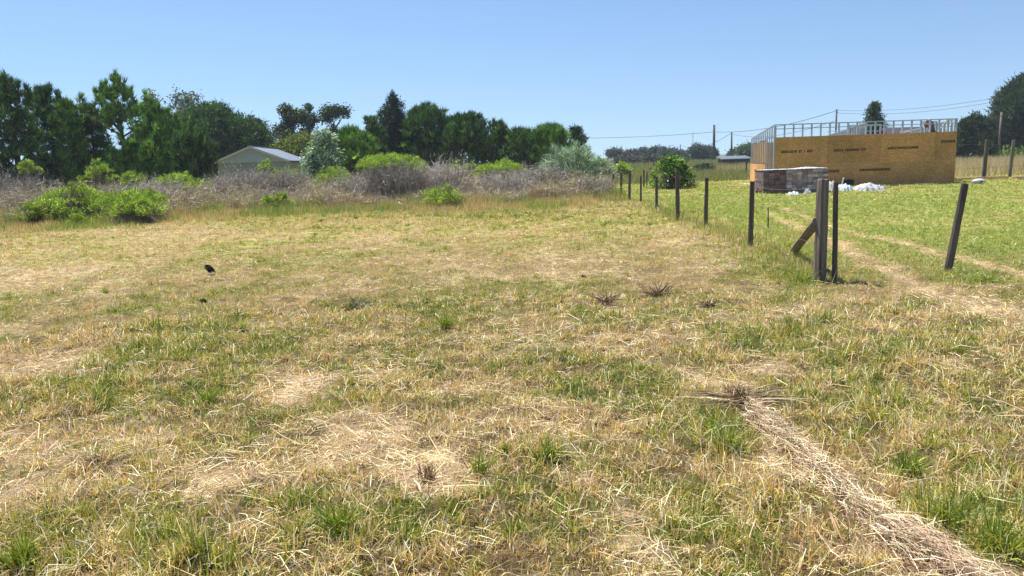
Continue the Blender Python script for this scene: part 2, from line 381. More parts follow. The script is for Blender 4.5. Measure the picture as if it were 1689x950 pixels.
gc = gc * (1 - bare_[..., None]) + c_straw * bare_[..., None]
nn = fbm(GX * 3.3, GY * 3.3, 81)[..., None]
sw_ = swath(GX, GY)[..., None]; gc = gc * (1 - sw_) + np.array([.22, .155, .10]) * sw_
gc = gc * (.72 + .5 * nn)
farf = np.clip((RR - 6) / 12, 0, 1)[..., None]            # beyond the modelled blades the turf itself is the surface
turf = (np.array([.55, .44, .23]) * (1 - g_[..., None]) + np.array([.34, .40, .09]) * g_[..., None]) * (.75 + .5 * nn)
gc = gc * (1 - farf) + turf * farf
vfar = np.clip((RR - 60) / 60, 0, 1)[..., None]
gc = gc * (1 - vfar) + np.array([.17, .19, .07]) * vfar
V = np.stack([GX, GY, GZ], -1).reshape(-1, 3)
i0 = np.arange(nR - 1)[:, None] * nA; j0 = np.arange(nA)[None]; j1 = (np.arange(nA) + 1) % nA
Q = np.stack([i0 + j0, i0 + nA + j0, i0 + nA + j1[None], i0 + j1[None]], -1)      # outward ring
Q = Q[..., ::-1].reshape(-1, 4)
cxy = V[Q].mean(1)
isr = (ruts(cxy[:, 0], cxy[:, 1]) > .35) & (cxy[:, 1] > 3)
def part_mesh(name, sel, extra_center=False):
    q = Q[sel]; used, inv = np.unique(q, return_inverse=True); q = inv.reshape(-1, 4)
    return link_mesh(name, V[used], q.ravel(), np.arange(len(q)) * 4, M['ground'], None, gc.reshape(-1, 3)[used], True)
ground = part_mesh('ground', ~isr); tag(ground, 'dry mown field with thatch, soil and sparse turf', None, None, 'structure')
track = part_mesh('dirt_track', isr); tag(track, 'two worn wheel ruts curving past the leaning posts', None, None, 'structure')
bm = bmesh.new(); vs = [bm.verts.new(V[k]) for k in range(nA)]; bm.faces.new(vs[::-1]); bmesh.ops.triangulate(bm, faces=bm.faces)
o = bm_obj('ground_underfoot', bm, mat('soil_underfoot', (.28, .22, .13), .95, noise=(.16, .12, .08), nscale=8)); tag(o, 'patch of dry soil under the camera', None, None, 'structure')

# ------------------------------------------------------------------ grass
HALF = R(47)
def polar(n0, r0, r1, rc=4.0, p=1.5, half=HALF):
    rs = np.linspace(r0, r1, 4000); dens = n0 * np.where(rs < rc, 1, (rc / rs) ** p) * rs * 2 * half
    cum = np.concatenate([[0], np.cumsum((dens[1:] + dens[:-1]) / 2 * np.diff(rs))]); N = int(cum[-1])
    r = np.interp(RNG.uniform(0, cum[-1], N), cum, rs); a = RNG.uniform(-half, half, N)
    return r * np.sin(a), r * np.cos(a), r
def in_scrub_front(x): # depth where the scrub begins
    return np.interp(x, [-30, -17, -9, -4.5, -1, 3, 4.9, 6], [25, 26, 29.5, 28.5, 27.5, 29, 33, 60]) + (fbm(np.asarray(x, float) * .8, np.asarray(x, float) * 0 + 3.3, 123) - .5) * 3.2

def blades(cl, x, y, r, hgt, lean, cols, wid=.0035, bend=.25, kind=None):
    n = len(x); z = H(x, y) - .008
    a = RNG.uniform(0, 2 * np.pi, n)
    l = np.abs(lean) ; D = np.stack([np.cos(a) * np.sin(l), np.sin(a) * np.sin(l), np.cos(l)], 1)
    W = wid * np.maximum(1, (r / 5) ** .85)
    near = r < 9
    for sel, kd in ((near, 'blade'), (~near, 'tri')):
        cl.add(np.stack([x, y, z], 1)[sel], D[sel], hgt[sel], W[sel], cols[sel], kd, np.broadcast_to(bend, n)[sel])

GREENS = [(.23, .30, .05), (.14, .20, .032), (.38, .41, .08), (.47, .47, .12)]
LAWN = [(.33, .43, .08), (.23, .34, .055), (.47, .51, .15), (.60, .56, .26)]
OLIVE = [(.62, .53, .15), (.72, .55, .19), (.46, .44, .11), (.70, .47, .17)]
STRAWC = [(.80, .64, .40), (.72, .54, .32), (.88, .77, .56), (.42, .26, .14)]
def grass_cols(g, rp, n):
    u = RNG.uniform(0, 1, n)
    gr = mixcol(GREENS, [3, 3, 3, 2], n); lw = mixcol(LAWN, [3, 2, 3, 2], n); ol = mixcol(OLIVE, [3, 3, 2, 2], n); st = mixcol(STRAWC, [3, 3, 2, 1.3], n)
    pg = np.clip((g - .22) * 1.35, 0, .95); ps = np.clip(.62 - g * .85, .05, .8) * (1 - pg)
    gr = np.where((RNG.uniform(0, 1, n) < rp)[:, None], lw, gr)
    c = np.where((u < pg)[:, None], gr, np.where((u < pg + ps)[:, None], st, ol))
    return c

def stubble():
    cl = Cloud()
    # loose stubble
    x, y, r = polar(2600, 1.7, 52)
    g, bare, tall, rp, dry = fields(x, y)
    keep = (RNG.uniform(0, 1, len(x)) > bare * .82 + swath(x, y) * .15) & (y < in_scrub_front(x) + 3)
    x, y, r, g, tall, rp = [q[keep] for q in (x, y, r, g, tall, rp)]
    n = len(x)
    h = rnd(.025, .075, n) * (1 + .7 * tall) * (1 + .35 * np.clip((r - 12) / 20, 0, 1))
    blades(cl, x, y, r, h, RNG.normal(0, .75, n), grass_cols(g, rp, n), .0040)
    # clumps
    cx, cy, cr = polar(170, 1.7, 46, 4.5, 1.3)
    g, bare, tall, rp, dry = fields(cx, cy)
    keep = (RNG.uniform(0, 1, len(cx)) > bare * 1.05 + swath(cx, cy)) & (cy < in_scrub_front(cx) + 2)
    cx, cy, cr, g, tall, rp = [q[keep] for q in (cx, cy, cr, g, tall, rp)]
    k = RNG.integers(10, 34, len(cx)); idx = np.repeat(np.arange(len(cx)), k); n = len(idx)
    sg = rnd(.012, .05, len(cx))[idx]
    x = cx[idx] + RNG.normal(0, 1, n) * sg; y = cy[idx] + RNG.normal(0, 1, n) * sg; r = np.hypot(x, y)
    hh = (rnd(.035, .13, len(cx)) * (1 + .8 * tall))[idx]
    dg = RNG.normal(0, .25, len(cx))
    blades(cl, x, y, r, hh * rnd(.5, 1.15, n), RNG.normal(0, .55, n), grass_cols(np.clip(g[idx] + dg[idx], 0, 1), rp[idx], n), .0044, bend=rnd(.1, .5, n))
    q = (RNG.uniform(0, 1, n) < .16) & (r < 14); m = int(q.sum())
    blades(cl, x[q], y[q], r[q], hh[q] * rnd(1.2, 2.2, m), RNG.normal(0, .9, m), mixcol(STRAWC, [3, 3, 2, 1], m), .0034, bend=rnd(.3, 1.0, m))
    o = cl.build('mown_grass', M['blade']); tag(o, 'short mown grass, part green part straw coloured, over the field', None, None, 'stuff')

def green_patches():
    cl = Cloud()
    cx, cy, cr = polar(36, 1.7, 34, 5, 1.4)
    g, bare, tall, rp, dry = fields(cx, cy)
    ok = (g * .65 + tall * .75 + RNG.normal(0, .16, len(cx)) > .8) & (rp < .5) & (cy < in_scrub_front(cx) + 1)
    cx, cy, cr, tall = cx[ok], cy[ok], cr[ok], tall[ok]
    k = RNG.integers(26, 70, len(cx)); idx = np.repeat(np.arange(len(cx)), k); n = len(idx)
    sg = rnd(.02, .06, len(cx))[idx]
    x = cx[idx] + RNG.normal(0, 1, n) * sg; y = cy[idx] + RNG.normal(0, 1, n) * sg; r = np.hypot(x, y)
    hh = (rnd(.08, .17, len(cx)) * (.8 + .5 * tall))[idx]
    c = mixcol(GREENS, [3, 4, 2, 1], n, .15); st = mixcol(STRAWC, [1, 1, 1, 1], n)
    c = np.where((RNG.uniform(0, 1, n) < .14)[:, None], st, c)
    blades(cl, x, y, r, hh * rnd(.45, 1.15, n), RNG.normal(0, .42, n), c, .0052, bend=rnd(.1, .55, n))
    o = cl.build('green_grass', M['blade']); tag(o, 'taller green grass growing in patches through the mown field', None, None, 'stuff')

def litter():
    cl = Cloud()
    x, y, r = polar(2600, 1.7, 40, 4, 1.45)
    g, bare, tall, rp, dry = fields(x, y)
    pk = np.clip(.25 + bare * .75 + (fbm(x * 2.2, y * 2.2, 91) - .5) * 1.4 - rp * .6 - g * .2, .02, 1)
    keep = (RNG.uniform(0, 1, len(x)) < pk) & (y < in_scrub_front(x) + 1)
    x, y, r, bare = x[keep], y[keep], r[keep], bare[keep]; n = len(x)
    z = H(x, y) + rnd(0, .03, n)
    a = RNG.uniform(0, 2 * np.pi, n); e = RNG.normal(.06, .16, n)
    D = np.stack([np.cos(a) * np.cos(e), np.sin(a) * np.cos(e), np.sin(e)], 1)
    L = np.exp(RNG.normal(math.log(.075), .5, n)); L = np.clip(L, .02, .3)
    W = rnd(.0018, .0042, n) * np.maximum(1, (r / 5) ** .8)
    c = mixcol([(.78, .62, .36), (.68, .51, .27), (.86, .73, .48), (.44, .30, .15), (.60, .52, .28)], [4, 3, 2, 1, 1], n, .2)
    nr = r < 8
    cl.add(np.stack([x, y, z], 1)[nr], D[nr], L[nr] * 1.25, W[nr], c[nr], 'blade', rnd(-.1, .25, nr.sum()), RNG.normal(0, .13, nr.sum())); nr = ~nr
    cl.add(np.stack([x, y, z], 1)[nr], D[nr], L[nr], W[nr], c[nr], 'tri', rnd(-.1, .15, nr.sum()))
    o = cl.build('straw_litter', M['straw']); tag(o, 'loose chopped straw lying over the mown field', None, None, 'stuff')

def windrow():
    cl = Cloud(); P = np.array(SWATH); tot = []
    for a, b, w0, w1 in zip(P[:-1], P[1:], SW_W[:-1], SW_W[1:]):
        L = np.linalg.norm(b - a); n = int(L * 1700); t = rnd(0, 1, n); q = a + (b - a) * t[:, None]
        nrm = np.array([-(b - a)[1], (b - a)[0]]) / L; wv = w0 + (w1 - w0) * t
        off = RNG.normal(0, .75, n) * wv * (.4 + 1.3 * vnoise(q[:, 0] * 4, q[:, 1] * 4, 3)); q = q + nrm * off[:, None]
        dirA = math.atan2((b - a)[1], (b - a)[0]) + RNG.normal(0, .38, n) + np.where(rnd(0, 1, n) < .22, rnd(-1.5, 1.5, n), 0)
        e = RNG.normal(.05, .2, n)
        D = np.stack([np.cos(dirA) * np.cos(e), np.sin(dirA) * np.cos(e), np.sin(e)], 1)
        z = H(q[:, 0], q[:, 1]) + rnd(0, .09, n) * np.exp(-(off / wv) ** 2) * (.3 + vnoise(q[:, 0] * 7, q[:, 1] * 7, 8))
        c = mixcol([(.72, .57, .39), (.58, .43, .28), (.82, .70, .50), (.28, .18, .11)], [4, 3, 2, 1.6], n, .24)
        kp = vnoise(q[:, 0] * 3.2 + 9, q[:, 1] * 3.2, 31) + rnd(-.25, .25, n) > .36; q, D, z, c, off, wv = q[kp], D[kp], z[kp], c[kp], off[kp], wv[kp]; n = len(q)
        pp = np.column_stack([q - D[:, :2] * .08, z])
        cl.add(pp, D, np.clip(RNG.normal(.13, .06, n), .04, .34), rnd(.0018, .0046, n), c, 'blade', rnd(-.1, .4, n), RNG.normal(0, .13, n))
    o = cl.build('cut_straw', M['straw']); tag(o, 'raked row of pale cut straw running out of the uprooted clump', None, None, 'stuff')

def hay_ends():
    """longer stalks thrown about on the bare patches"""
    cl = Cloud()
    x, y, r = polar(50, 1.8, 16, 4, 1.5); g, bare, tall, rp, dry = fields(x, y)
    k = RNG.uniform(0, 1, len(x)) < .2 + bare * .6; x, y, r = x[k], y[k], r[k]; n = len(x)
    a = RNG.uniform(0, 2 * np.pi, n); e = RNG.normal(.12, .12, n)
    D = np.stack([np.cos(a) * np.cos(e), np.sin(a) * np.cos(e), np.sin(e)], 1)
    cl.add(np.stack([x, y, H(x, y) + rnd(.01, .05, n)], 1), D, rnd(.10, .22, n), rnd(.002, .004, n) * np.maximum(1, r / 6), mixcol([(.76, .62, .36), (.62, .48, .25), (.5, .36, .18)], [2, 2, 1], n), 'blade', rnd(.1, .5, n), RNG.normal(0, .14, n))
    o = cl.build('dry_stalks', M['straw']); tag(o, 'long dry stalks strewn across the field', None, None, 'stuff')

def seed_stems():
    cl = Cloud()
    x, y, r = polar(30, 1.8, 30, 4, 1.4); g, bare, tall, rp, dry = fields(x, y)
    k = (RNG.uniform(0, 1, len(x)) < .15 + tall * .9) & (bare < .5) & (rp < .6); x, y, r = x[k], y[k], r[k]; n = len(x)
    blades(cl, x, y, r, rnd(.12, .26, n), RNG.normal(0, .35, n), mixcol([(.50, .36, .18), (.34, .24, .10), (.25, .28, .08)], [2, 2, 1], n), .0026, rnd(.1, .5, n))
    o = cl.build('seed_stems', M['blade']); tag(o, 'thin brownish seed stems standing above the grass', None, None, 'stuff')

def lawn_leaves():
    cl = Cloud()
    x, y, r = polar(110, 9, 44, 9, 1.2); g, bare, tall, rp, dry = fields(x, y)
    k = (rp > .55) & (RNG.uniform(0, 1, len(x)) < fbm(x * .9, y * .9, 15) * 1.3); x, y, r = x[k], y[k], r[k]; n = len(x)
    a = RNG.uniform(0, 2 * np.pi, n); e = rnd(.1, .9, n)
    D = np.stack([np.cos(a) * np.cos(e), np.sin(a) * np.cos(e), np.sin(e)], 1)
    cl.add(np.stack([x, y, H(x, y) + .01], 1), D, rnd(.05, .10, n), rnd(.012, .024, n) * np.maximum(1, r / 18), mixcol([(.17, .28, .05), (.26, .38, .09), (.34, .42, .14)], [2, 3, 2], n), 'leaf', .1)
    o = cl.build('lawn_weeds', M['blade']); tag(o, 'broad leaved green weeds across the plot behind the wire fence', None, None, 'stuff')

def fence_grass():
    cl = Cloud(); F = np.array(FP); t = rnd(0, len(F) - 1.001, 5200); i = t.astype(int); q = F[i] + (F[i + 1] - F[i]) * (t - i)[:, None]
    q = q + RNG.normal(0, .26, q.shape) * (.5 + vnoise(q[:, 0] * 2, q[:, 1] * 2, 12))[:, None]; n = len(q); r = np.hypot(q[:, 0], q[:, 1])
    k = vnoise(q[:, 0] * 1.3, q[:, 1] * 1.3, 66) + rnd(-.2, .2, n) > .38; q, r = q[k], r[k]; n = len(q)
    blades(cl, q[:, 0], q[:, 1], r, rnd(.12, .36, n), RNG.normal(0, .3, n), mixcol(GREENS + STRAWC[:2], [3, 4, 3, 2, 2, 2], n), .0045, rnd(.1, .6, n))
    o = cl.build('fence_grass', M['blade']); tag(o, 'taller unmown grass along the foot of the wire fence', None, None, 'stuff')
fence_grass()
stubble(); green_patches(); litter(); windrow(); hay_ends(); seed_stems(); lawn_leaves()

# ------------------------------------------------------------------ scrub
def scrub_mass():
    tw = Cloud(); gr = Cloud()
    n = 5200
    px = rnd(-260, 1012, n); dep = rnd(0, 1, n) ** 1.6 * 17
    cx = np.empty(n); x_guess = (px - 845) / FPX * 30
    fr = in_scrub_front(x_guess); Y = fr + dep; X = (px - 845) / FPX * Y
    ok = Y < 60; X, Y, dep = X[ok], Y[ok], dep[ok]; n = len(X)
    hgt = (.15 + 1.35 * fbm(X * .55, Y * .55, 12) ** 1.2 + .35 * rnd(0, 1, n) ** 2) * np.clip(.5 + dep / 5, 0, 1.12)
    k = RNG.integers(22, 42, n); idx = np.repeat(np.arange(n), k); m = len(idx)
    a = rnd(0, 2 * np.pi, m); l = np.abs(RNG.normal(0, .42, m))
    D = np.stack([np.cos(a) * np.sin(l), np.sin(a) * np.sin(l), np.cos(l)], 1)
    P = np.stack([X[idx] + RNG.normal(0, .16, m), Y[idx] + RNG.normal(0, .16, m), rnd(0, .5, m) * hgt[idx] * .8], 1)
    tone = fbm(X * .5, Y * .5, 77)[idx][:, None]
    grey = mixcol([(.36, .31, .26), (.58, .52, .44), (.15, .12, .10), (.42, .33, .22), (.22, .25, .09)], [4, 2.5, 2.5, 2, 1.3], m)
    tan = mixcol([(.44, .34, .21), (.34, .25, .15), (.58, .47, .30), (.26, .29, .09)], [3, 2, 1, 2.2], m)
    front = np.clip(1.15 - dep[idx] / 4.0, 0, 1)
    c = np.where((rnd(0, 1, m) < front * .75 + (tone[:, 0] - .5) * .8)[:, None], tan, grey)
    tw.add(P, D, hgt[idx] * rnd(.35, .8, m), rnd(.008, .018, m), c, 'tri', rnd(-.05, .25, m))
    # short side twigs, random direction
    m2 = int(m * .8); s2 = RNG.integers(0, m, m2); P2 = P[s2] + D[s2] * (hgt[idx][s2] * rnd(.2, .7, m2))[:, None]
    D2 = RNG.normal(size=(m2, 3)); D2[:, 2] = np.abs(D2[:, 2]) * .8
    tw.add(P2, D2, rnd(.12, .5, m2), rnd(.009, .018, m2), np.clip(c[s2] * 1.25, 0, .85), 'tri', rnd(-.1, .3, m2))
    n3 = 3200; px = rnd(-260, 1010, n3); xg = (px - 845) / FPX * 28; Yw = in_scrub_front(xg) + np.abs(RNG.normal(0, 1.6, n3)) - .5; Yw = np.minimum(Yw, 45); Xw = (px - 845) / FPX * Yw
    Dw = RNG.normal(0, .2, (n3, 3)); Dw[:, 2] = 1
    tw.add(np.stack([Xw, Yw, np.zeros(n3)], 1), Dw, rnd(.4, 1.15, n3), rnd(.010, .018, n3), mixcol([(.66, .56, .42), (.50, .40, .27), (.72, .66, .56)], [2, 2, 1], n3), 'blade', rnd(0, .3, n3))
    o = tw.build('dry_scrub', M['twig']); tag(o, 'tangle of grey leafless scrub and dead stems in front of the trees', None, None, 'stuff')
    # rank grass at the foot of the scrub
    px = rnd(-260, 1035, 110000); xg = (px - 845) / FPX * 28; off = np.where(RNG.uniform(0, 1, len(px)) < .6, RNG.normal(0, 1.4, len(px)), -np.abs(RNG.normal(0, 3.4, len(px)))); off = np.where(off > 2.5, 2.5, off); Y = in_scrub_front(xg) + off; Y = np.where(Y > 40, 33 + rnd(-3, 3, len(px)), Y)
    X = (px - 845) / FPX * Y; r = np.hypot(X, Y); n = len(X)
    tone = fbm(X * .8, Y * .8, 99)
    gg = mixcol([(.28, .36, .08), (.18, .26, .06), (.40, .43, .13)], [3, 3, 2], n); ss = mixcol([(.62, .47, .24), (.50, .35, .17), (.74, .60, .36)], [3, 2, 1], n)
    c = np.where((rnd(0, 1, n) < np.clip((tone - .40) * 4, .2, .92))[:, None], gg, ss)
    h = rnd(.12, .75, n) * fbm(X * 1.6, Y * 1.6, 55) * 1.7 * np.clip(1 - np.abs(off) / 6.0, .22, 1) * (.5 + tone)
    blades(gr, X, Y, r, h, RNG.normal(0, .3, n), c, .004)
    o = gr.build('rank_grass', M['blade']); tag(o, 'uncut yellow green grass along the foot of the scrub', None, None, 'stuff')
scrub_mass()

def far_growth():
    """rough ground between the fence and the far trees, and the dry field behind the building"""
    cl = Cloud()
    n = 42000; px = rnd(990, 1250, n); py = 262 - (px - 1120) * .033 + rnd(0, 1, n) ** 1.3 * 40
    V_ = [CR @ np.array([0, 0, 0])]
    v = np.stack([(px - 844.5) / FPX, (475 - py) / FPX, -np.ones(n)], 1) @ CR.T; t = -CP[2] / v[:, 2]; Pt = CP + v * t[:, None]
    ok = (t > 0) & (Pt[:, 1] < 190) & (Pt[:, 1] > 38); Pt = Pt[ok]; n = len(Pt); r = Pt[:, 1]
    c = mixcol([(.17, .22, .06), (.24, .27, .08), (.40, .33, .17), (.30, .22, .13), (.12, .17, .05)], [3, 3, 2, 2, 2], n)
    D = RNG.normal(size=(n, 3)) * .35; D[:, 2] = 1; Pt[:, 2] = 0
    cl.add(Pt, D, rnd(.15, .5, n) * np.clip(r / 50, 1, 2), .03 * r / 45, c, 'tri')
    o = cl.build('rough_grass', M['blade']); tag(o, 'rough green and brown growth beyond the end of the fence', None, None, 'stuff')
    cl = Cloud(); n = 60000; X = rnd(19, 60, n); Y = rnd(39.8, 72, n)
    c = mixcol([(.52, .41, .24), (.42, .32, .18), (.30, .28, .12), (.60, .50, .32)], [4, 3, 1.5, 2], n)
    D = RNG.normal(size=(n, 3)) * .22; D[:, 2] = 1
    cl.add(np.stack([X, Y, np.zeros(n)], 1), D, rnd(.45, 1.0, n), rnd(.018, .035, n), c, 'tri', rnd(0, .2, n))
    o = cl.build('dry_tall_grass', M['blade']); tag(o, 'tall tan grass in the field behind the right hand posts', None, None, 'stuff')
    cl = Cloud(); n = 16000; X = rnd(36, 120, n); Y = rnd(84, 96, n); c = mixcol([(.12, .18, .04), (.2, .25, .07), (.09, .14, .035)], [3, 2, 2], n)
    D = RNG.normal(size=(n, 3)); D[:, 2] = np.abs(D[:, 2]) + .4
    cl.add(np.stack([X, Y, rnd(0, 1.3, n) * fbm(X * .25, Y * .25, 4) * 1.4], 1), D, .35, .16, c, 'leaf')
    o = cl.build('far_undergrowth', M['leaf']); tag(o, 'low green undergrowth below the big dark trees on the right', None, None, 'stuff')
far_growth()

# ------------------------------------------------------------------ trees and bushes
def shell(n, upbias=.25):
    d = RNG.normal(size=(n, 3)); d[:, 2] += upbias; return d / np.linalg.norm(d, axis=1, keepdims=True)

def foliage(lobes, style, dens, cols, wts, size=1.0):
    """lobes: (x,y,z,rx,rz). Leaves cluster in tufts over each lobe, with gaps between the tufts"""
    cl = Cloud()
    for (x, y, z, rx, rz) in lobes:
        nt_ = max(8, int(dens * rx * (rx + rz) * (17 if style in ('needle_up', 'needle') else 20 if style == 'leafy' else 26 if style == 'cushion' else 12)))
        d = shell(nt_, .3 if style != 'needle_up' else .6)
        if style == 'cushion': d[:, 2] = np.where(d[:, 2] < -.15, -d[:, 2], d[:, 2])
        rr = rnd(.55, 1.06, nt_) ** .6
        T = np.array([x, y, z]) + d * np.array([rx, rx, rz]) * rr[:, None]
        if style == 'needle_up': k, L0, W0, sp = 30, .40, .055, .085
        elif style == 'needle': k, L0, W0, sp = 26, .25, .07, .14
        elif style == 'leafy': k, L0, W0, sp = 13, .17, .10, .17
        elif style == 'cushion': k, L0, W0, sp = 16, .085, .024, .05
        elif style == 'blade': k, L0, W0, sp = 14, .42, .028, .10
        elif style == 'far': k, L0, W0, sp = 22, .38, .2, .35
        tj = np.exp(RNG.normal(0, .30, (nt_, 1)))
        idx = np.repeat(np.arange(nt_), k); n = len(idx)
        P = T[idx] + RNG.normal(0, sp * size * (.6 if rx < .2 else 1), (n, 3))
        D = RNG.normal(size=(n, 3)) * .6 + d[idx] * .7
        if style == 'needle_up': D[:, 2] += 1.35
        elif style in ('needle', 'cushion'): D[:, 2] += .7
        elif style == 'blade': D = RNG.normal(size=(n, 3)) * .35 + d[idx] * .6; D[:, 2] += .8
        c = mixcol(cols, wts, n, .16) * tj[idx]
        cl.add(P, D, L0 * size * rnd(.7, 1.3, n), W0 * size * rnd(.7, 1.3, n), c, 'leaf' if style in ('leafy', 'far') else 'tri', .12 if style != 'blade' else .35)
    return cl

def profile_lobes(kind, h, wd, base_f, seed):
    rs = np.random.default_rng(seed); out = []
    hw = wd / 2; z0 = h * base_f
    if kind == 'cone':
        n = 34
        for i in range(n):
            t = (i + .5) / n; rr = hw * (1 - t) ** .7 * 1.1 + .15; a = i * 2.4 + rs.uniform(-.4, .4)
            off = rr * .55 * rs.uniform(.6, 1.1); lr = max(.25, rr * .62) * rs.uniform(.75, 1.2)
            out.append((math.cos(a) * off, math.sin(a) * off, z0 + (h - z0) * t * .95, lr, lr * .75))
        out.append((0, 0, h - .35, .16, .4))
    elif kind == 'round':
        n = 34
        for i in range(n):
            u = rs.normal(size=3); u[2] += .25; u /= np.linalg.norm(u)
            s = rs.uniform(.45, .72); lr = hw * rs.uniform(.26, .42)
            out.append((u[0] * (hw - lr * .8), u[1] * (hw - lr * .8), z0 + (h - z0) * .5 + u[2] * ((h - z0) * .5 - lr * .7), lr, lr * .85))
        out.append((0, 0, z0 + (h - z0) * .5, hw * .72, (h - z0) * .44)); out.append((0, 0, z0 + (h - z0) * .25, hw * .72, (h - z0) * .25))
    elif kind == 'pine':       # shaggy young pine with upright leaders
        n = 30
        for i in range(n):
            t = (i + .3) / n; rr = hw * (1 - t ** 2.4) ** .6 * rs.uniform(.75, 1.15); a = i * 2.4 + rs.uniform(-.5, .5)
            off = rr * .62; lr = max(.32, hw * .48 * (1 - t * .5)) * rs.uniform(.75, 1.2)
            out.append((math.cos(a) * off, math.sin(a) * off, z0 + (h - z0) * t * .86, lr, lr * .85))
        for i in range(16):     # leaders
            a = rs.uniform(0, 6.28); off = hw * rs.uniform(.1, .85); zz = h * (.98 - .26 * (off / hw) ** 1.4) - rs.uniform(.2, .5)
            out.append((math.cos(a) * off, math.sin(a) * off, zz + .05, .13, rs.uniform(.6, 1.0)))
        out.append((0, 0, h - .5, .2, .7))
    elif kind == 'candelabra':  # open tall pine, trunk seen
        for i in range(22):
            a = rs.uniform(0, 6.28); off = hw * rs.uniform(.15, 1.1); t = 1 - .16 * (off / hw) ** 1.5 - rs.uniform(0, .10)
            out.append((math.cos(a) * off, math.sin(a) * off, h * t - .8, .13, rs.uniform(1.0, 1.4)))
        for i in range(8):
            a = rs.uniform(0, 6.28); off = hw * rs.uniform(.2, .8); t = rs.uniform(.62, .76)
            out.append((math.cos(a) * off, math.sin(a) * off, h * t, hw * .2, hw * .18))
        for i in range(12):
            a = rs.uniform(0, 6.28); q_ = rs.uniform(.04, .40); out.append((math.cos(a) * hw * .6, math.sin(a) * hw * .6, h * q_, hw * .42, hw * .36))
        out.append((0, 0, h - .7, .22, .9))
    elif kind == 'airy':
        n = 15
        for i in range(n):
            a = rs.uniform(0, 6.28); t = rs.uniform(0, 1); off = hw * rs.uniform(.2, .95) * math.sqrt(max(.1, 1 - (2 * t - .9) ** 2 * .7)); lr = hw * rs.uniform(.16, .28)
            out.append((math.cos(a) * off, math.sin(a) * off, z0 + (h - z0) * (.1 + .85 * t), lr, lr * .8))
    elif kind == 'umbrella':
        for i in range(14):
            a = rs.uniform(0, 6.28); off = hw * math.sqrt(rs.uniform(0, 1)) * .8
            out.append((math.cos(a) * off, math.sin(a) * off, h - hw * .3 - .35 * off * off / hw, hw * .3, hw * .2))
    elif kind == 'dome':
        n = 20
        for i in range(n):
            u = rs.normal(size=3); u[2] = abs(u[2]) * .9 + .1; u /= np.linalg.norm(u); lr = hw * rs.uniform(.24, .36)
            out.append((u[0] * (hw - lr), u[1] * (hw - lr) * .8, z0 + max(.1, (h - z0 - lr) * u[2]), lr, lr * .7))
    return out

def trunk_obj(parent, h, r0, lobes, lean=.1, m='bark', top=.82):
    bm = bmesh.new(); n = 7; pts = [(lean * math.sin(i * .8) * .35 * i / n, lean * i / n, h * top * i / n) for i in range(n + 1)]
    tube(bm, pts, [r0 * (1.25 - i / n * 1.0) for i in range(n + 1)], 8)
    for (x, y, z, rx, rz) in lobes[:14]:
        zb = max(.3, min(z * .75, h * top * .9)); tube(bm, [(0, lean * zb / (h * top), zb), (x * .5, y * .5, zb + (z - zb) * .4 + .05), (x, y, z)], [r0 * .38, r0 * .25, r0 * .08], 5)
    return bm_obj('trunk', bm, M[m], parent, smooth=True)

CT = dict(
 pine=([(.05, .105, .03), (.085, .165, .038), (.033, .068, .024), (.17, .26, .055)], [4, 3, 3, 1]),
 pinebright=([(.10, .20, .035), (.16, .28, .055), (.06, .12, .028)], [3, 3, 2]),
 dark=([(.035, .06, .024), (.05, .085, .032), (.07, .11, .04)], [4, 3, 1]),
 spruce=([(.03, .052, .03), (.045, .075, .036), (.065, .10, .045)], [4, 3, 1]),
 euc=([(.045, .075, .032), (.08, .115, .045), (.03, .05, .025), (.2, .21, .08)], [4, 2, 3, .8]),
 pale=([(.14, .17, .11), (.10, .13, .08), (.20, .23, .16)], [3, 3, 1]),
 gold=([(.14, .18, .04), (.22, .25, .06), (.08, .12, .03)], [3, 2, 2]),
 silver=([(.32, .41, .29), (.48, .56, .45), (.15, .24, .11), (.10, .18, .06)], [3, 1.8, 2.5, 2]),
 bush=([(.27, .39, .065), (.38, .49, .10), (.14, .22, .04)], [3, 3, 2]),
 shrub=([(.13, .23, .04), (.22, .34, .06), (.07, .13, .03)], [3, 2, 3]),
 bushy=([(.28, .38, .07), (.36, .44, .11), (.18, .26, .05)], [3, 2, 2]),
 farblue=([(.06, .085, .06), (.09, .115, .075), (.045, .065, .05)], [3, 2, 2]),
 farbrown=([(.08, .08, .06), (.10, .095, .07), (.06, .07, .05)], [3, 2, 2]),
)
seedc = [100]
def tree(name, label, cx, top, wpx, Y, kind, style, colr, base_f=.06, dens=1.0, size=1.0, trunk=.16, cat='tree', group=None, parts=('trunk', 'crown')):
    seedc[0] += 1
    p = atd(cx, top, Y); h = float(p[2]); wd = wpx * Y / FPX * (1.15 if cx < 940 and style.startswith('needle') else 1)
    if style == 'needle_up' and kind != 'candelabra': h = h * .955
    rt = empty(name, (float(p[0]), Y, gz(p[0], Y) - .03), label, cat, group)
    lobes = profile_lobes(kind, h, wd, base_f, seedc[0])
    cl = foliage(lobes, style, dens, *CT[colr], size=size)
    cl.build(parts[1], M['needle' if style.startswith('needle') else 'leaf'], rt)
    if trunk: trunk_obj(rt, h, trunk, lobes)
    return rt

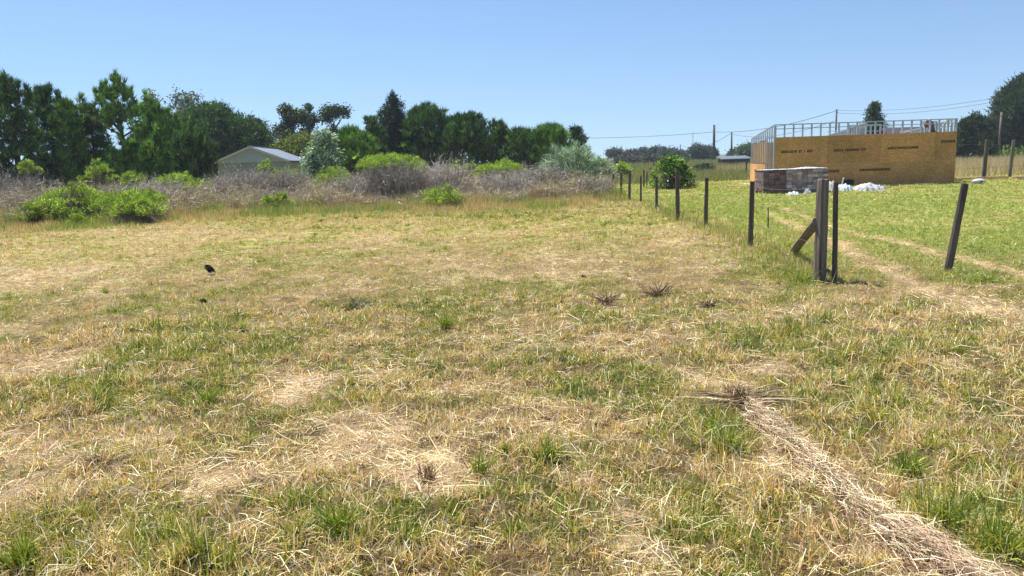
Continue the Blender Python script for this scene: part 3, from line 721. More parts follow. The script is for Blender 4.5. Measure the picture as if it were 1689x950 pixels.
GP = 'trees along the left edge of the field'; GM = 'trees beyond the scrub in the middle'
tree('pine_tree', 'tall dark pine cut by the left edge of the picture', 8, 118, 95, 47, 'pine', 'needle_up', 'pine', group=GP, trunk=.2, dens=1.15)
tree('pine_tree', 'dark pine second from the left edge, leaders just lower than its neighbour', 73, 138, 78, 50, 'pine', 'needle_up', 'pine', group=GP, trunk=.18, dens=1.1)
tree('pine_tree', 'slim lower pine with a notched top between two taller pines', 108, 163, 48, 49, 'pine', 'needle_up', 'pinebright', group=GP, trunk=.14)
tree('pine_tree', 'bushy pine just left of the tall open pine', 145, 170, 66, 51, 'pine', 'needle_up', 'pine', group=GP, trunk=.15, dens=1.1)
tree('pine_tree', 'tall open pine with candle like upright shoots and bare trunk showing', 190, 126, 88, 50, 'candelabra', 'needle_up', 'pinebright', group=GP, trunk=.17, dens=1.7)
tree('pine_tree', 'broad green pine right of the tall open pine', 253, 176, 104, 49, 'pine', 'needle_up', 'pinebright', group=GP, trunk=.18, dens=1.1)
tree('pine_tree', 'short bushy pine standing just left of the house gable', 318, 212, 62, 46, 'pine', 'needle_up', 'pine', group=GP, trunk=.12, dens=1.2)
tree('eucalyptus_tree', 'small airy treetop peeping over the pines left of centre', 243, 150, 44, 78, 'airy', 'leafy', 'gold', base_f=.5, group=GP, trunk=.14, size=1.7, dens=1.6)
tree('eucalyptus_tree', 'pale thin treetop seen above the round pine', 312, 157, 72, 92, 'airy', 'leafy', 'pale', base_f=.68, group=GP, trunk=.14, size=1.9, dens=.9)
tree('round_pine', 'large dense rounded pine left behind the house', 350, 174, 118, 80, 'round', 'needle', 'pine', base_f=.05, group=GP, trunk=.28, dens=.8, size=1.5)
tree('round_pine', 'sloping rounded pine directly above the roof ridge', 403, 196, 82, 82, 'round', 'needle', 'pine', base_f=.05, group=GP, trunk=.22, dens=.8, size=1.5)
tree('eucalyptus_tree', 'dark tree with yellowish clumps right of the house roof', 477, 173, 58, 84, 'airy', 'leafy', 'euc', base_f=.3, group=GM, trunk=.2, size=1.5, dens=6)
tree('eucalyptus_tree', 'slender dark treetop between two clumps behind the silver bush', 510, 172, 26, 86, 'airy', 'leafy', 'euc', base_f=.4, group=GM, trunk=.14, size=1.4, dens=6)
tree('eucalyptus_tree', 'dark ragged tree above the silver leaved bush', 547, 164, 52, 88, 'airy', 'leafy', 'euc', base_f=.35, group=GM, trunk=.16, size=1.5, dens=5.5)
tree('round_tree', 'low yellow green tree just right of the roof', 492, 224, 90, 74, 'round', 'leafy', 'gold', base_f=.1, group=GM, trunk=.16, size=1.3, dens=1.3)
tree('pine_tree', 'bright green pine right of the silver leaved bush', 578, 207, 74, 56, 'round', 'needle_up', 'pinebright', group=GM, trunk=.14, dens=1.2)
tree('pine_tree', 'narrow pine between the bright green pine and the dark spruce', 612, 195, 50, 62, 'pine', 'needle_up', 'pine', group=GM, trunk=.14, dens=1.1)
tree('spruce_tree', 'tallest and darkest spruce in the middle of the tree line', 648, 153, 78, 68, 'cone', 'needle', 'spruce', group=GM, trunk=.22, dens=1.3, size=1.2)
tree('round_pine', 'full rounded pine just right of the dark spruce', 708, 166, 84, 66, 'round', 'needle_up', 'pine', group=GM, trunk=.2, dens=.95, size=1.1)
tree('pine_tree', 'pointed bushy pine right of the full rounded pine', 771, 181, 72, 63, 'round', 'needle_up', 'pine', group=GM, trunk=.18, dens=.95, size=1.05)
tree('pine_tree', 'small pine in the dip between taller pines', 818, 204, 46, 62, 'pine', 'needle_up', 'pine', group=GM, trunk=.12, dens=1.1)
tree('pine_tree', 'dark green pine left of the pair behind the silver grass mound', 861, 206, 58, 61, 'round', 'needle_up', 'pine', group=GM, trunk=.14, dens=1)
tree('pine_tree', 'broad green pine directly behind the silver grass mound', 907, 205, 72, 61, 'round', 'needle_up', 'pinebright', group=GM, trunk=.15, dens=1)
tree('pine_tree', 'ragged dark pine at the right end of the tree line', 953, 213, 46, 63, 'airy', 'needle', 'dark', base_f=.1, group=GM, trunk=.14, dens=4, size=1.2)
tree('conifer_tree', 'dark conifer rising behind the steel framed building', 1443, 169, 48, 78, 'cone', 'needle', 'dark', group='trees behind the building plot', trunk=.2, dens=1.4, size=1.3)
tree('conifer_tree', 'short dark conifer between the building and the giant tree', 1607, 193, 66, 84, 'pine', 'needle', 'dark', group='trees behind the building plot', trunk=.2, dens=1.4, size=1.5)
tree('conifer_tree', 'low dark conifer hugging the right end of the building', 1588, 208, 44, 88, 'cone', 'needle', 'pine', group='trees behind the building plot', trunk=.16, dens=1.4, size=1.4)
tree('large_tree', 'giant dark tree cut by the right edge of the picture', 1748, 116, 176, 96, 'round', 'needle', 'dark', base_f=.0, group='trees behind the building plot', trunk=.5, dens=1.0, size=2.2)
tree('large_tree', 'dark tree filling the gap left of the giant tree', 1648, 190, 62, 100, 'round', 'needle', 'dark', base_f=.0, group='trees behind the building plot', trunk=.3, dens=1.1, size=1.9)
GF = 'far hazy trees beyond the end of the fence'
for (cx, top, wp, Y, kd, cr, lb) in [
    (1014, 247, 28, 210, 'umbrella', 'farblue', 'far flat topped tree first right of the pine belt'),
    (1040, 252, 34, 205, 'round', 'farbrown', 'far brownish tree right of the flat topped one'),
    (1060, 246, 24, 215, 'umbrella', 'farblue', 'far blue green tree above the brownish thicket'),
    (1082, 242, 34, 210, 'airy', 'farblue', 'far tree rising highest behind the green bush'),
    (1104, 248, 34, 200, 'round', 'farblue', 'far rounded tree directly behind the green bush'),
    (1128, 252, 26, 215, 'round', 'farblue', 'far low tree left of the thick power pole'),
    (1152, 243, 26, 190, 'round', 'farblue', 'far dark round tree left of the thick power pole'),
    (1168, 246, 24, 195, 'round', 'farblue', 'far tree touching the thick power pole'),
    (1215, 249, 24, 230, 'round', 'farblue', 'far small tree between two power poles and the building'),
    (1232, 240, 30, 210, 'round', 'pine', 'far greener tree just left of the steel frame')]:
    tree('distant_tree', lb, cx, top, wp, Y, kd, 'far', cr, base_f=.03 if kd != 'umbrella' else .3, group=GF, trunk=.25, dens=1.6 if kd == 'airy' else .55, size=1.3 if kd != 'airy' else 1.1)
tree('thicket', 'brown leafless thicket under the far trees', 1052, 256, 90, 150, 'dome', 'leafy', 'farbrown', base_f=0, trunk=.1, cat='thicket', dens=1.6, size=2.0)

def bush(name, label, cx, top, wpx, Y, colr='bush', kind='dome', style='cushion', dens=3.0, size=1.0, bottom=.35, cat='bush', group=None, twigs=260, flat=1.0):
    """green cushions carried on a fan of bare brown stems"""
    seedc[0] += 1
    p = atd(cx, top, Y); h = float(p[2]); wd = wpx * Y / FPX; hw = wd / 2
    rt = empty(name, (float(p[0]), Y, gz(p[0], Y) - .02), label, cat, group)
    rs = np.random.default_rng(seedc[0]); lobes = []
    nl = max(10, int(20 * max(1, wd / 1.6)))
    for i in range(nl):
        u = rs.uniform(-1, 1); v = rs.uniform(-1, 1)
        if u * u + v * v > 1: u *= .7; v *= .7
        lr = min(hw, h * 1.1) * rs.uniform(.20, .36); q = u * u + v * v
        z = h - lr * .8 - (h * (1 - bottom)) * q ** 1.1 * rs.uniform(.6, 1)
        lobes.append((u * (hw - lr * .5), v * (hw - lr * .5) * .8, max(lr * .5, z), lr, lr * (.36 if style == 'cushion' else .55)))
    for i in range(max(3, nl // (6 if style == 'cushion' else 3))):
        u = rs.uniform(-1.05, 1.05); v = rs.uniform(-.7, .7); lobes.append((u * hw, v * hw, max(.08, h * (1.02 - (1 - bottom) * (u * u + v * v) * .8) - rs.uniform(0, .15) * h), min(hw, h) * rs.uniform(.06, .13), h * rs.uniform(.06, .14)))
    cl = foliage(lobes, style, dens, *CT[colr], size=size)
    cl.build('leaves', M['leaf'], rt)
    if twigs:
        tw = Cloud(); n = twigs; k = rs.integers(0, len(lobes), n); T = np.array([l[:3] for l in lobes])[k] + rs.normal(0, .12, (n, 3))
        B = np.stack([rs.normal(0, hw * .35, n), rs.normal(0, hw * .3, n), np.zeros(n)], 1); D = T - B; L = np.linalg.norm(D, axis=1)
        tw.add(B, D, L, rs.uniform(.010, .022, n), mixcol([(.16, .125, .10), (.24, .20, .17), (.10, .08, .065)], [3, 2, 2], n), 'stick', 0)
        tw.build('stems', M['twig'], rt)
    return rt
GB = 'green cushion bushes in the scrub'
bush('green_bush', 'largest bright green bush, left half of the cluster near the left edge', 118, 299, 130, 26.2, dens=2.6, twigs=700, bottom=.45, group=GB)
bush('green_bush', 'bright green bush at the back right of the left hand cluster', 208, 305, 134, 26.0, dens=2.6, twigs=500, bottom=.5, group=GB)
bush('green_bush', 'bright green bush hanging over its own shade at the front of the left cluster', 216, 322, 116, 24.3, dens=2.8, twigs=450, bottom=.3, group=GB)
bush('green_bush', 'small yellowish bush tucked under the largest green bush', 100, 338, 30, 24.8, 'bushy', dens=4, twigs=60, group=GB)
bush('green_bush', 'tiny yellow green bush at the foot of the left cluster', 127, 350, 30, 24.3, 'bushy', dens=4, twigs=50, bottom=.1, group=GB)
bush('green_bush', 'straggling olive bush at the left end of the left cluster', 48, 330, 70, 25.5, 'bushy', dens=2.0, twigs=200, bottom=.1, group=GB)
bush('green_bush', 'round bright green bush alone in front of the grey dead shrub', 727, 301, 84, 27.2, dens=4, twigs=320, bottom=.12, group=GB)
bush('green_bush', 'yellow tipped bush on bare stems below the leftmost pines', 44, 263, 34, 33, 'bushy', dens=4, bottom=.7, twigs=120, group=GB)
bush('green_bush', 'green bush below the tall open pine', 160, 268, 60, 34, dens=3.2, bottom=.6, twigs=140, group=GB)
bush('green_bush', 'small green bush between two larger ones left of the house', 216, 280, 44, 33, 'bushy', dens=3, bottom=.6, twigs=90, group=GB)
bush('green_bush', 'row like green bush below the pine next to the house', 290, 281, 86, 34, dens=2.8, bottom=.65, twigs=140, group=GB)
bush('green_bush', 'little dark green bush in front of the house gable', 436, 263, 32, 40, dens=3.4, bottom=.5, twigs=90, group=GB)
bush('green_bush', 'low green growth in front of the house wall', 470, 275, 60, 37, dens=2.4, bottom=.6, twigs=90, group=GB)
bush('green_bush', 'green bush at the foot of the silver leaved bush', 545, 272, 66, 37, dens=3, bottom=.5, twigs=120, group=GB)
bush('green_bush', 'wide flat topped bright green bush above the grey dead shrub', 640, 247, 118, 33.5, dens=3.4, bottom=.72, twigs=360, group=GB)
bush('green_bush', 'green bush directly right of the wide flat topped one', 760, 261, 50, 36, dens=3, bottom=.65, twigs=120, group=GB)
bush('green_bush', 'long low green bush behind the grey twigs below the small pines', 820, 262, 84, 36, dens=3, bottom=.7, twigs=180, group=GB)
bush('green_bush', 'small yellow green bush in the dry scrub below the house', 455, 316, 56, 28.5, 'bushy', dens=.9, bottom=.2, twigs=120, group=GB)
bush('green_bush', 'dull olive bush at the right end of the scrub', 978, 318, 52, 29, 'gold', dens=3, bottom=.1, twigs=120, group=GB)
bush('leafy_shrub', 'tall leafy green shrub behind the wire fence posts', 1108, 259, 70, 37, 'shrub', style='leafy', dens=2.3, size=.8, bottom=.05, twigs=260, cat='shrub')
bush('leafy_shrub', 'bright yellow green bush below the far trees', 1026, 270, 26, 60, 'bushy', style='leafy', dens=3, size=1, bottom=.1, twigs=60, cat='shrub')
bush('silver_bush', 'silver green leafy bush right of the house roof', 530, 217, 64, 46, 'silver', style='leafy', dens=2.6, size=1.05, bottom=.15, twigs=200, group='silvery plants')
bush('silver_bush', 'large silver white grassy mound at the right end of the scrub', 940, 238, 100, 34.5, 'silver', style='blade', dens=2.6, bottom=.3, twigs=160, size=.85, group='silvery plants')
bush('silver_bush', 'smaller silvery plant right of the large silver mound', 990, 262, 48, 35.5, 'silver', style='blade', dens=2.6, bottom=.2, twigs=80, size=.75, group='silvery plants')
bush('leafy_shrub', 'small grey green sapling growing in the rough ground', 1160, 274, 30, 70, 'farblue', style='leafy', dens=3, size=1.2, bottom=.5, twigs=40, cat='shrub')

def dead_shrub(label, cx, top, wpx, Y, n=1500, tone=1.0, name='dead_shrub', group='leafless grey shrubs'):
    p = atd(cx, top, Y); h = float(p[2]); hw = wpx * Y / FPX / 2
    cl = Cloud(); nb = n // 10
    a = rnd(0, 6.283, nb); rr = np.sqrt(rnd(0, 1, nb)) * hw * .55; B = np.stack([np.cos(a) * rr, np.sin(a) * rr * .6, np.zeros(nb)], 1)
    out = rr / hw; D = np.stack([np.cos(a) * out * .8 + RNG.normal(0, .2, nb), np.sin(a) * out * .6 + RNG.normal(0, .2, nb), np.ones(nb)], 1); D /= np.linalg.norm(D, axis=1, keepdims=True)
    L = h * rnd(.6, .85, nb) * np.sqrt(np.clip(1.15 - out ** 2 * 1.2, .2, 1))
    cols = [(.38 * tone, .335 * tone, .29 * tone), (.60 * tone, .545 * tone, .48 * tone), (.17 * tone, .14 * tone, .12 * tone)]
    cl.add(B, D, L, rnd(.018, .03, nb), mixcol(cols, [3, 2, 2], nb), 'stick')
    P, DD, LL = B, D, L
    for lev, (kk, f, wd) in enumerate([(4, .5, .013), (5, .5, .009)]):
        s = np.repeat(np.arange(len(P)), kk); m = len(s); t = rnd(.35, 1, m)
        P2 = P[s] + DD[s] * (LL[s] * t)[:, None]; D2 = DD[s] + RNG.normal(0, .75, (m, 3)); D2 /= np.linalg.norm(D2, axis=1, keepdims=True)
        L2 = LL[s] * f * rnd(.5, 1, m); cl.add(P2, D2, L2, rnd(wd * .7, wd * 1.2, m), mixcol(cols, [3, 3, 1], m), 'tri', rnd(-.1, .15, m)); P, DD, LL = P2, D2, L2
    o = cl.build(name, M['twig']); o.location = (float(p[0]), Y, gz(p[0], Y)); return tag(o, label, 'dead shrub', group)
dead_shrub('big dark grey leafless shrub beside the lone round green bush', 652, 262, 120, 30.5, 3200, .62)
dead_shrub('pale grey leafless shrub arching above the lone round green bush', 728, 258, 110, 31.5, 2600, 1.15)
dead_shrub('grey leafless shrub left of the big dark one', 585, 280, 80, 31, 1500, 1.0)
dead_shrub('wide grey leafless shrub below the long low green bush', 835, 277, 110, 31, 2400, 1.05)
dead_shrub('grey leafless shrub left of the silver grass mound', 893, 268, 80, 32.5, 1800, .85)
dead_shrub('low dark leafless shrub piled at the end of the scrub', 975, 292, 80, 30.5, 1900, .72)
dead_shrub('grey leafless shrub in front of the house wall', 395, 270, 90, 34, 2400, .95)
dead_shrub('thick grey leafless shrub in front of the right half of the house', 462, 269, 80, 35, 2400, .85)
dead_shrub('grey leafless shrub at the far left below the pines', 20, 276, 90, 31, 1800, .8)
dead_shrub('pale leafless shrub behind the left green cluster', 255, 290, 90, 30, 1400, 1.2)
dead_shrub('brownish dry heap beside the tall leafy green shrub', 1141, 296, 26, 38, 700, .9, group=None)

# ------------------------------------------------------------------ fence posts
GPOST = 'posts of the old wire fence'
def post(label, base, top, wpx, m='post', square=False, group=GPOST, Y=None, name='fence_post', lean_y=0.0, n=8, embed=.12):
    b = at(*base) if Y is None else atd(base[0], base[1], Y)
    t = atd(top[0], top[1], b[1] + lean_y)
    d = wpx * b[1] / FPX
    z0 = gz(b[0], b[1]); bx = Vector((b[0], b[1], z0)); v = Vector((t[0] - b[0], t[1] - b[1], t[2] - z0))
    bm = bmesh.new(); rs = random.Random(int(base[0]))
    N = 10 if not square else 8; rings = []; seg = 7
    q = v.normalized().to_track_quat('Z', 'Y')
    shp = []
    for k in range(N):
        a = 2 * math.pi * k / N + .3
        if square: rr = .5 * d / max(abs(math.cos(a - .1)), abs(math.sin(a - .1))) * .93
        else: rr = .5 * d
        shp.append((a, rr * rs.uniform(.88, 1.1)))
    for i in range(seg + 1):
        f = i / seg; L = -embed + (v.length + embed) * f
        ring = []
        for (a, rr) in shp:
            r2 = rr * (1.04 - .10 * f) * rs.uniform(.95, 1.05)
            top_j = rs.uniform(-.04, .03) * d * 3 if i == seg else 0
            ring.append(bm.verts.new(bx + q @ Vector((math.cos(a) * r2, math.sin(a) * r2, L + top_j))))
        rings.append(ring)
    for a, b2 in zip(rings, rings[1:]):
        for k in range(N): bm.faces.new((a[k], a[(k + 1) % N], b2[(k + 1) % N], b2[k]))
    c = bm.verts.new(sum((x.co for x in rings[-1]), Vector()) / N + Vector((0, 0, d * .06)))
    for k in range(N): bm.faces.new((rings[-1][k], rings[-1][(k + 1) % N], c))
    for vv in bm.verts: vv.co -= bx
    o = bm_obj(name, bm, M[m]); o.location = bx
    if label: tag(o, label, 'fence post', group)
    return o, bx, v
posts = []
root = empty('corner_post', (0, 0, 0), 'thick squared weathered corner post with a slanting brace', 'fence post', GPOST)
o, bx, v = post(None, (1351, 461), (1357, 296), 19, 'post_big', True, name='post'); root.location = bx; o.location = (0, 0, 0); o.parent = root; big = (bx, v)
def brace():
    a = at(1306, 409); a = Vector((a[0], a[1], gz(a[0], a[1]) - .05)); t = atd(1348, 366, big[0].y - .02); t = Vector(t)
    bm = bmesh.new(); d = .115; n = 8; dirv = (t - a); q = dirv.normalized().to_track_quat('Z', 'Y'); rs = random.Random(5); rings = []
    for i in range(6):
        rings.append([bm.verts.new(a + dirv * i / 5 + q @ Vector((math.cos(6.283 * k / n) * d * .55 * rs.uniform(.85, 1.1), math.sin(6.283 * k / n) * d * .5 * rs.uniform(.85, 1.1), 0)) - bx) for k in range(n)])
    for p_, r_ in zip(rings, rings[1:]):
        for k in range(n): bm.faces.new((p_[k], p_[(k + 1) % n], r_[(k + 1) % n], r_[k]))
    bm.faces.new(rings[-1]); bm.faces.new(rings[0][::-1])
    bm_obj('brace', bm, M['post_pale'], root)
brace()
P2 = post('slim dark post standing right beside the thick corner post', (1377, 462), (1379, 301), 9)
P3 = post('upright post on its own first left of the corner post', (1238, 406), (1241, 299), 8)
P4 = post('dark fence post second left of the corner post', (1164, 374), (1166, 293), 6.5)
P5 = post('fence post with a thin foot, third left of the corner post', (1118, 366), (1117, 283), 6.5)
P6 = post('thin fence post in front of the tall leafy green shrub', (1083, 346), (1083, 292), 4.5)
P7 = post('short thin fence post between two stouter ones far down the fence', (1057, 334), (1057, 290), 3.6)
P8 = post('stout fence post near the far end of the fence', (1038, 331), (1039, 281), 5)
P9 = post('fence post just left of the stout far one', (1024, 326), (1025, 284), 4)
P10 = post('farthest fence post half lost in the dead scrub', (1011, 322), (1012, 287), 3.6)
post('thin background stake seen beside the short thin fence post', (1062, 309), (1062, 280), 2.4, group=None, name='stake')
post('thin background stake nearer the tall leafy shrub', (1067, 310), (1067, 283), 2.4, group=None, name='stake')
P11 = post('dark post leaning to the right, alone beside the wheel ruts', (1563, 448), (1592, 303), 11.5, name='leaning_post')
post('thin dark stake standing alone in the green plot', (1267, 376), (1267, 342), 2.2, group=None, name='stake')
GR = 'posts right of the building'
PR1 = post('dark tilted post right of the building, nearer its wall', (1622, 295), (1628, 231), 6, group=GR)
PR2 = post('pale topped tilted post nearest the right edge', (1665, 291), (1672, 231), 5.5, 'post_pale', group=GR)
for (x, yb, yt, l) in [(1596, 258, 243, 'small far post below the short dark conifer'), (1608, 258, 241, 'small far post in the middle below the short dark conifer'), (1643, 257, 236, 'taller small far post left of the pale topped post'), (1677, 255, 238, 'small far post close to the right edge')]:
    post(l, (x, yb), (x + 1, yt), 2.6, group='small posts of the far fence')
post('thin post just left of the building with the low grey roof behind', (1231, 288), (1231, 262), 2.6, group=None, name='stake')

def strand(name_pts, rad_, sag):
    bm = bmesh.new()
    for (a, b) in zip(name_pts, name_pts[1:]):
        a = Vector(a); b = Vector(b); pts = []
        for i in range(9):
            t = i / 8; p = a.lerp(b, t); p.z -= sag * 4 * t * (1 - t); pts.append(p)
        tube(bm, pts, rad_, 4)
    return bm
seq = [P2, (None, big[0], big[1]), P3, P4, P5, P6, P7, P8, P9, P10]
wf = empty('fence_wire', seq[1][1], 'slack thin wire strands strung along the old fence posts', 'wire')
for f, sg in ((.93, .05), (.66, .03), (.36, .02)):
    pts = [tuple(s[1] + s[2] * f - seq[1][1] + Vector((0, -.03, 0))) for s in seq[1:]]
    bm_obj('strand', strand(pts, .0028, sg), M['wire'], wf)
wr = empty('fence_wire', PR1[1], 'wire strands between the two tilted posts right of the building', 'wire')
for f in (.9, .6, .3):
    a = PR1[2] * f; b = PR2[1] + PR2[2] * f - PR1[1]
    bm_obj('strand', strand([tuple(a - (b - a)), tuple(a), tuple(b), tuple(b + (b - a))], .006, .02), M['wire'], wr)

# ------------------------------------------------------------------ house behind the scrub
def house():
    A = atd(351, 268, 60); B = atd(476, 265, 60); A = Vector(A); B = Vector(B); pk = Vector(atd(410, 241, 59.9))
    ez = (A.z + B.z) / 2; wv = Vector((B.x - A.x, 0, 0)); wd = wv.length; mid = (A.x + B.x) / 2
    rt = empty('house', (mid, 60, 0), 'single storey house with pale green gable and grey metal roof', 'house', rz=R(6))
    hw = wd / 2 - .35; dl = 11; rz = pk.z; th = .1
    bm = bmesh.new()
    for y in (0, dl): pass
    # body walls as a closed prism up to the gable
    prof = [(-hw, 0), (hw, 0), (hw, ez - .12), (0, rz - .16), (-hw, ez - .12)]
    f0 = [bm.verts.new((x, .35, z)) for x, z in prof]; f1 = [bm.verts.new((x, dl - .3, z)) for x, z in prof]
    bm.faces.new(f0[::-1]); bm.faces.new(f1)
    for i in range(5): bm.faces.new((f0[i], f0[(i + 1) % 5], f1[(i + 1) % 5], f1[i]))
    bm_obj('wall', bm, M['wallcream'], rt)
    bm = bmesh.new(); q = [(-hw - .1, ez - .06), (hw + .1, ez - .06), (0, rz - .1)]
    a = [bm.verts.new((x, .26, z)) for x, z in q]; b = [bm.verts.new((x, .345, z)) for x, z in q]; bm.faces.new(a[::-1]); bm.faces.new(b)
    for i in range(3): bm.faces.new((a[i], a[(i + 1) % 3], b[(i + 1) % 3], b[i]))
    bm_obj('gable', bm, M['wallgreen'], rt)
    # roof: corrugated sheets with thickness
    bm = bmesh.new()
    for s in (-1, 1):
        n = 60; top = []; bot = []
        for j in range(n + 1):
            y = dl * j / n; dz = .022 * math.sin(j * math.pi * .5) 
            top.append((bm.verts.new((0, y, rz + dz)), bm.verts.new((s * (wd / 2), y, ez + dz))))
            bot.append((bm.verts.new((0, y, rz + dz - .05)), bm.verts.new((s * (wd / 2), y, ez + dz - .05))))
        for j in range(n):
            bm.faces.new((top[j][0], top[j][1], top[j + 1][1], top[j + 1][0])); bm.faces.new((bot[j][0], bot[j + 1][0], bot[j + 1][1], bot[j][1]))
            bm.faces.new((top[j][1], bot[j][1], bot[j + 1][1], top[j + 1][1]))
    rf = bm_obj('roof', bm, M['roof_metal'], rt)
    bm = bmesh.new(); bar(bm, (0, -.05, rz + .03), (0, dl, rz + .03), .25, .05)
    bm_obj('ridge_cap', bm, M['roof_metal'], rf)
    for s in (-1, 1):
        bm = bmesh.new(); bar(bm, (0, -.03, rz - .07), (s * wd / 2, -.03, ez - .07), .03, .16); bm_obj('fascia', bm, M['fascia'], rt)
    bm = bmesh.new(); box(bm, (hw - 1.6, .34, 1.35), (1.0, .05, 1.0)); bm_obj('window', bm, M['blackbox'], rt)
house()

def dark_house():
    X0 = atd(1478, 215, 72)[0]; X1 = atd(1556, 213, 72)[0]; zr = atd(1500, 209, 74)[2]; ze = 2.3
    rt = empty('house', ((X0 + X1) / 2, 72, 0), 'house with dark brown roof seen through the top of the steel frame', 'house')
    hw = (X1 - X0) / 2; bm = bmesh.new(); box(bm, (0, 3, ze / 2), (hw * 2 - .6, 5.4, ze)); bm_obj('wall', bm, M['wallcream'], rt)
    bm = bmesh.new(); pr = [(-.2, ze - .05), (3, zr), (6.2, ze - .05), (6.2, ze - .2), (3, zr - .15), (-.2, ze - .2)]
    a = [bm.verts.new((-hw, y, z)) for y, z in pr]; b = [bm.verts.new((hw, y, z)) for y, z in pr]; bm.faces.new(a); bm.faces.new(b[::-1])
    for i in range(6): bm.faces.new((a[i], b[i], b[(i + 1) % 6], a[(i + 1) % 6]))
    bm_obj('roof', bm, M['roof_dark'], rt)
    bm = bmesh.new(); box(bm, (1.0, .27, 1.4), (1.1, .06, 1.0)); bm_obj('window', bm, M['blackbox'], rt)
dark_house()

def low_shed():
    a = atd(1190, 264, 96); b = atd(1240, 260, 96); z = atd(1215, 258.5, 96)[2]
    rt = empty('shed', ((a[0] + b[0]) / 2, 96, 0), 'long low shed with pale blue grey roof left of the building', 'shed')
    hw = (b[0] - a[0]) / 2; bm = bmesh.new(); box(bm, (0, 1.2, z / 2 - .1), (hw * 2 - .4, 2.2, z - .25)); bm_obj('wall', bm, M['roof_dark'], rt)
    bm = bmesh.new(); box(bm, (0, 1.2, z - .12), (hw * 2, 2.9, .14), Euler((R(7), 0, 0))); bm_obj('roof', bm, M['rooflow'], rt, bevel=.02)
low_shed()

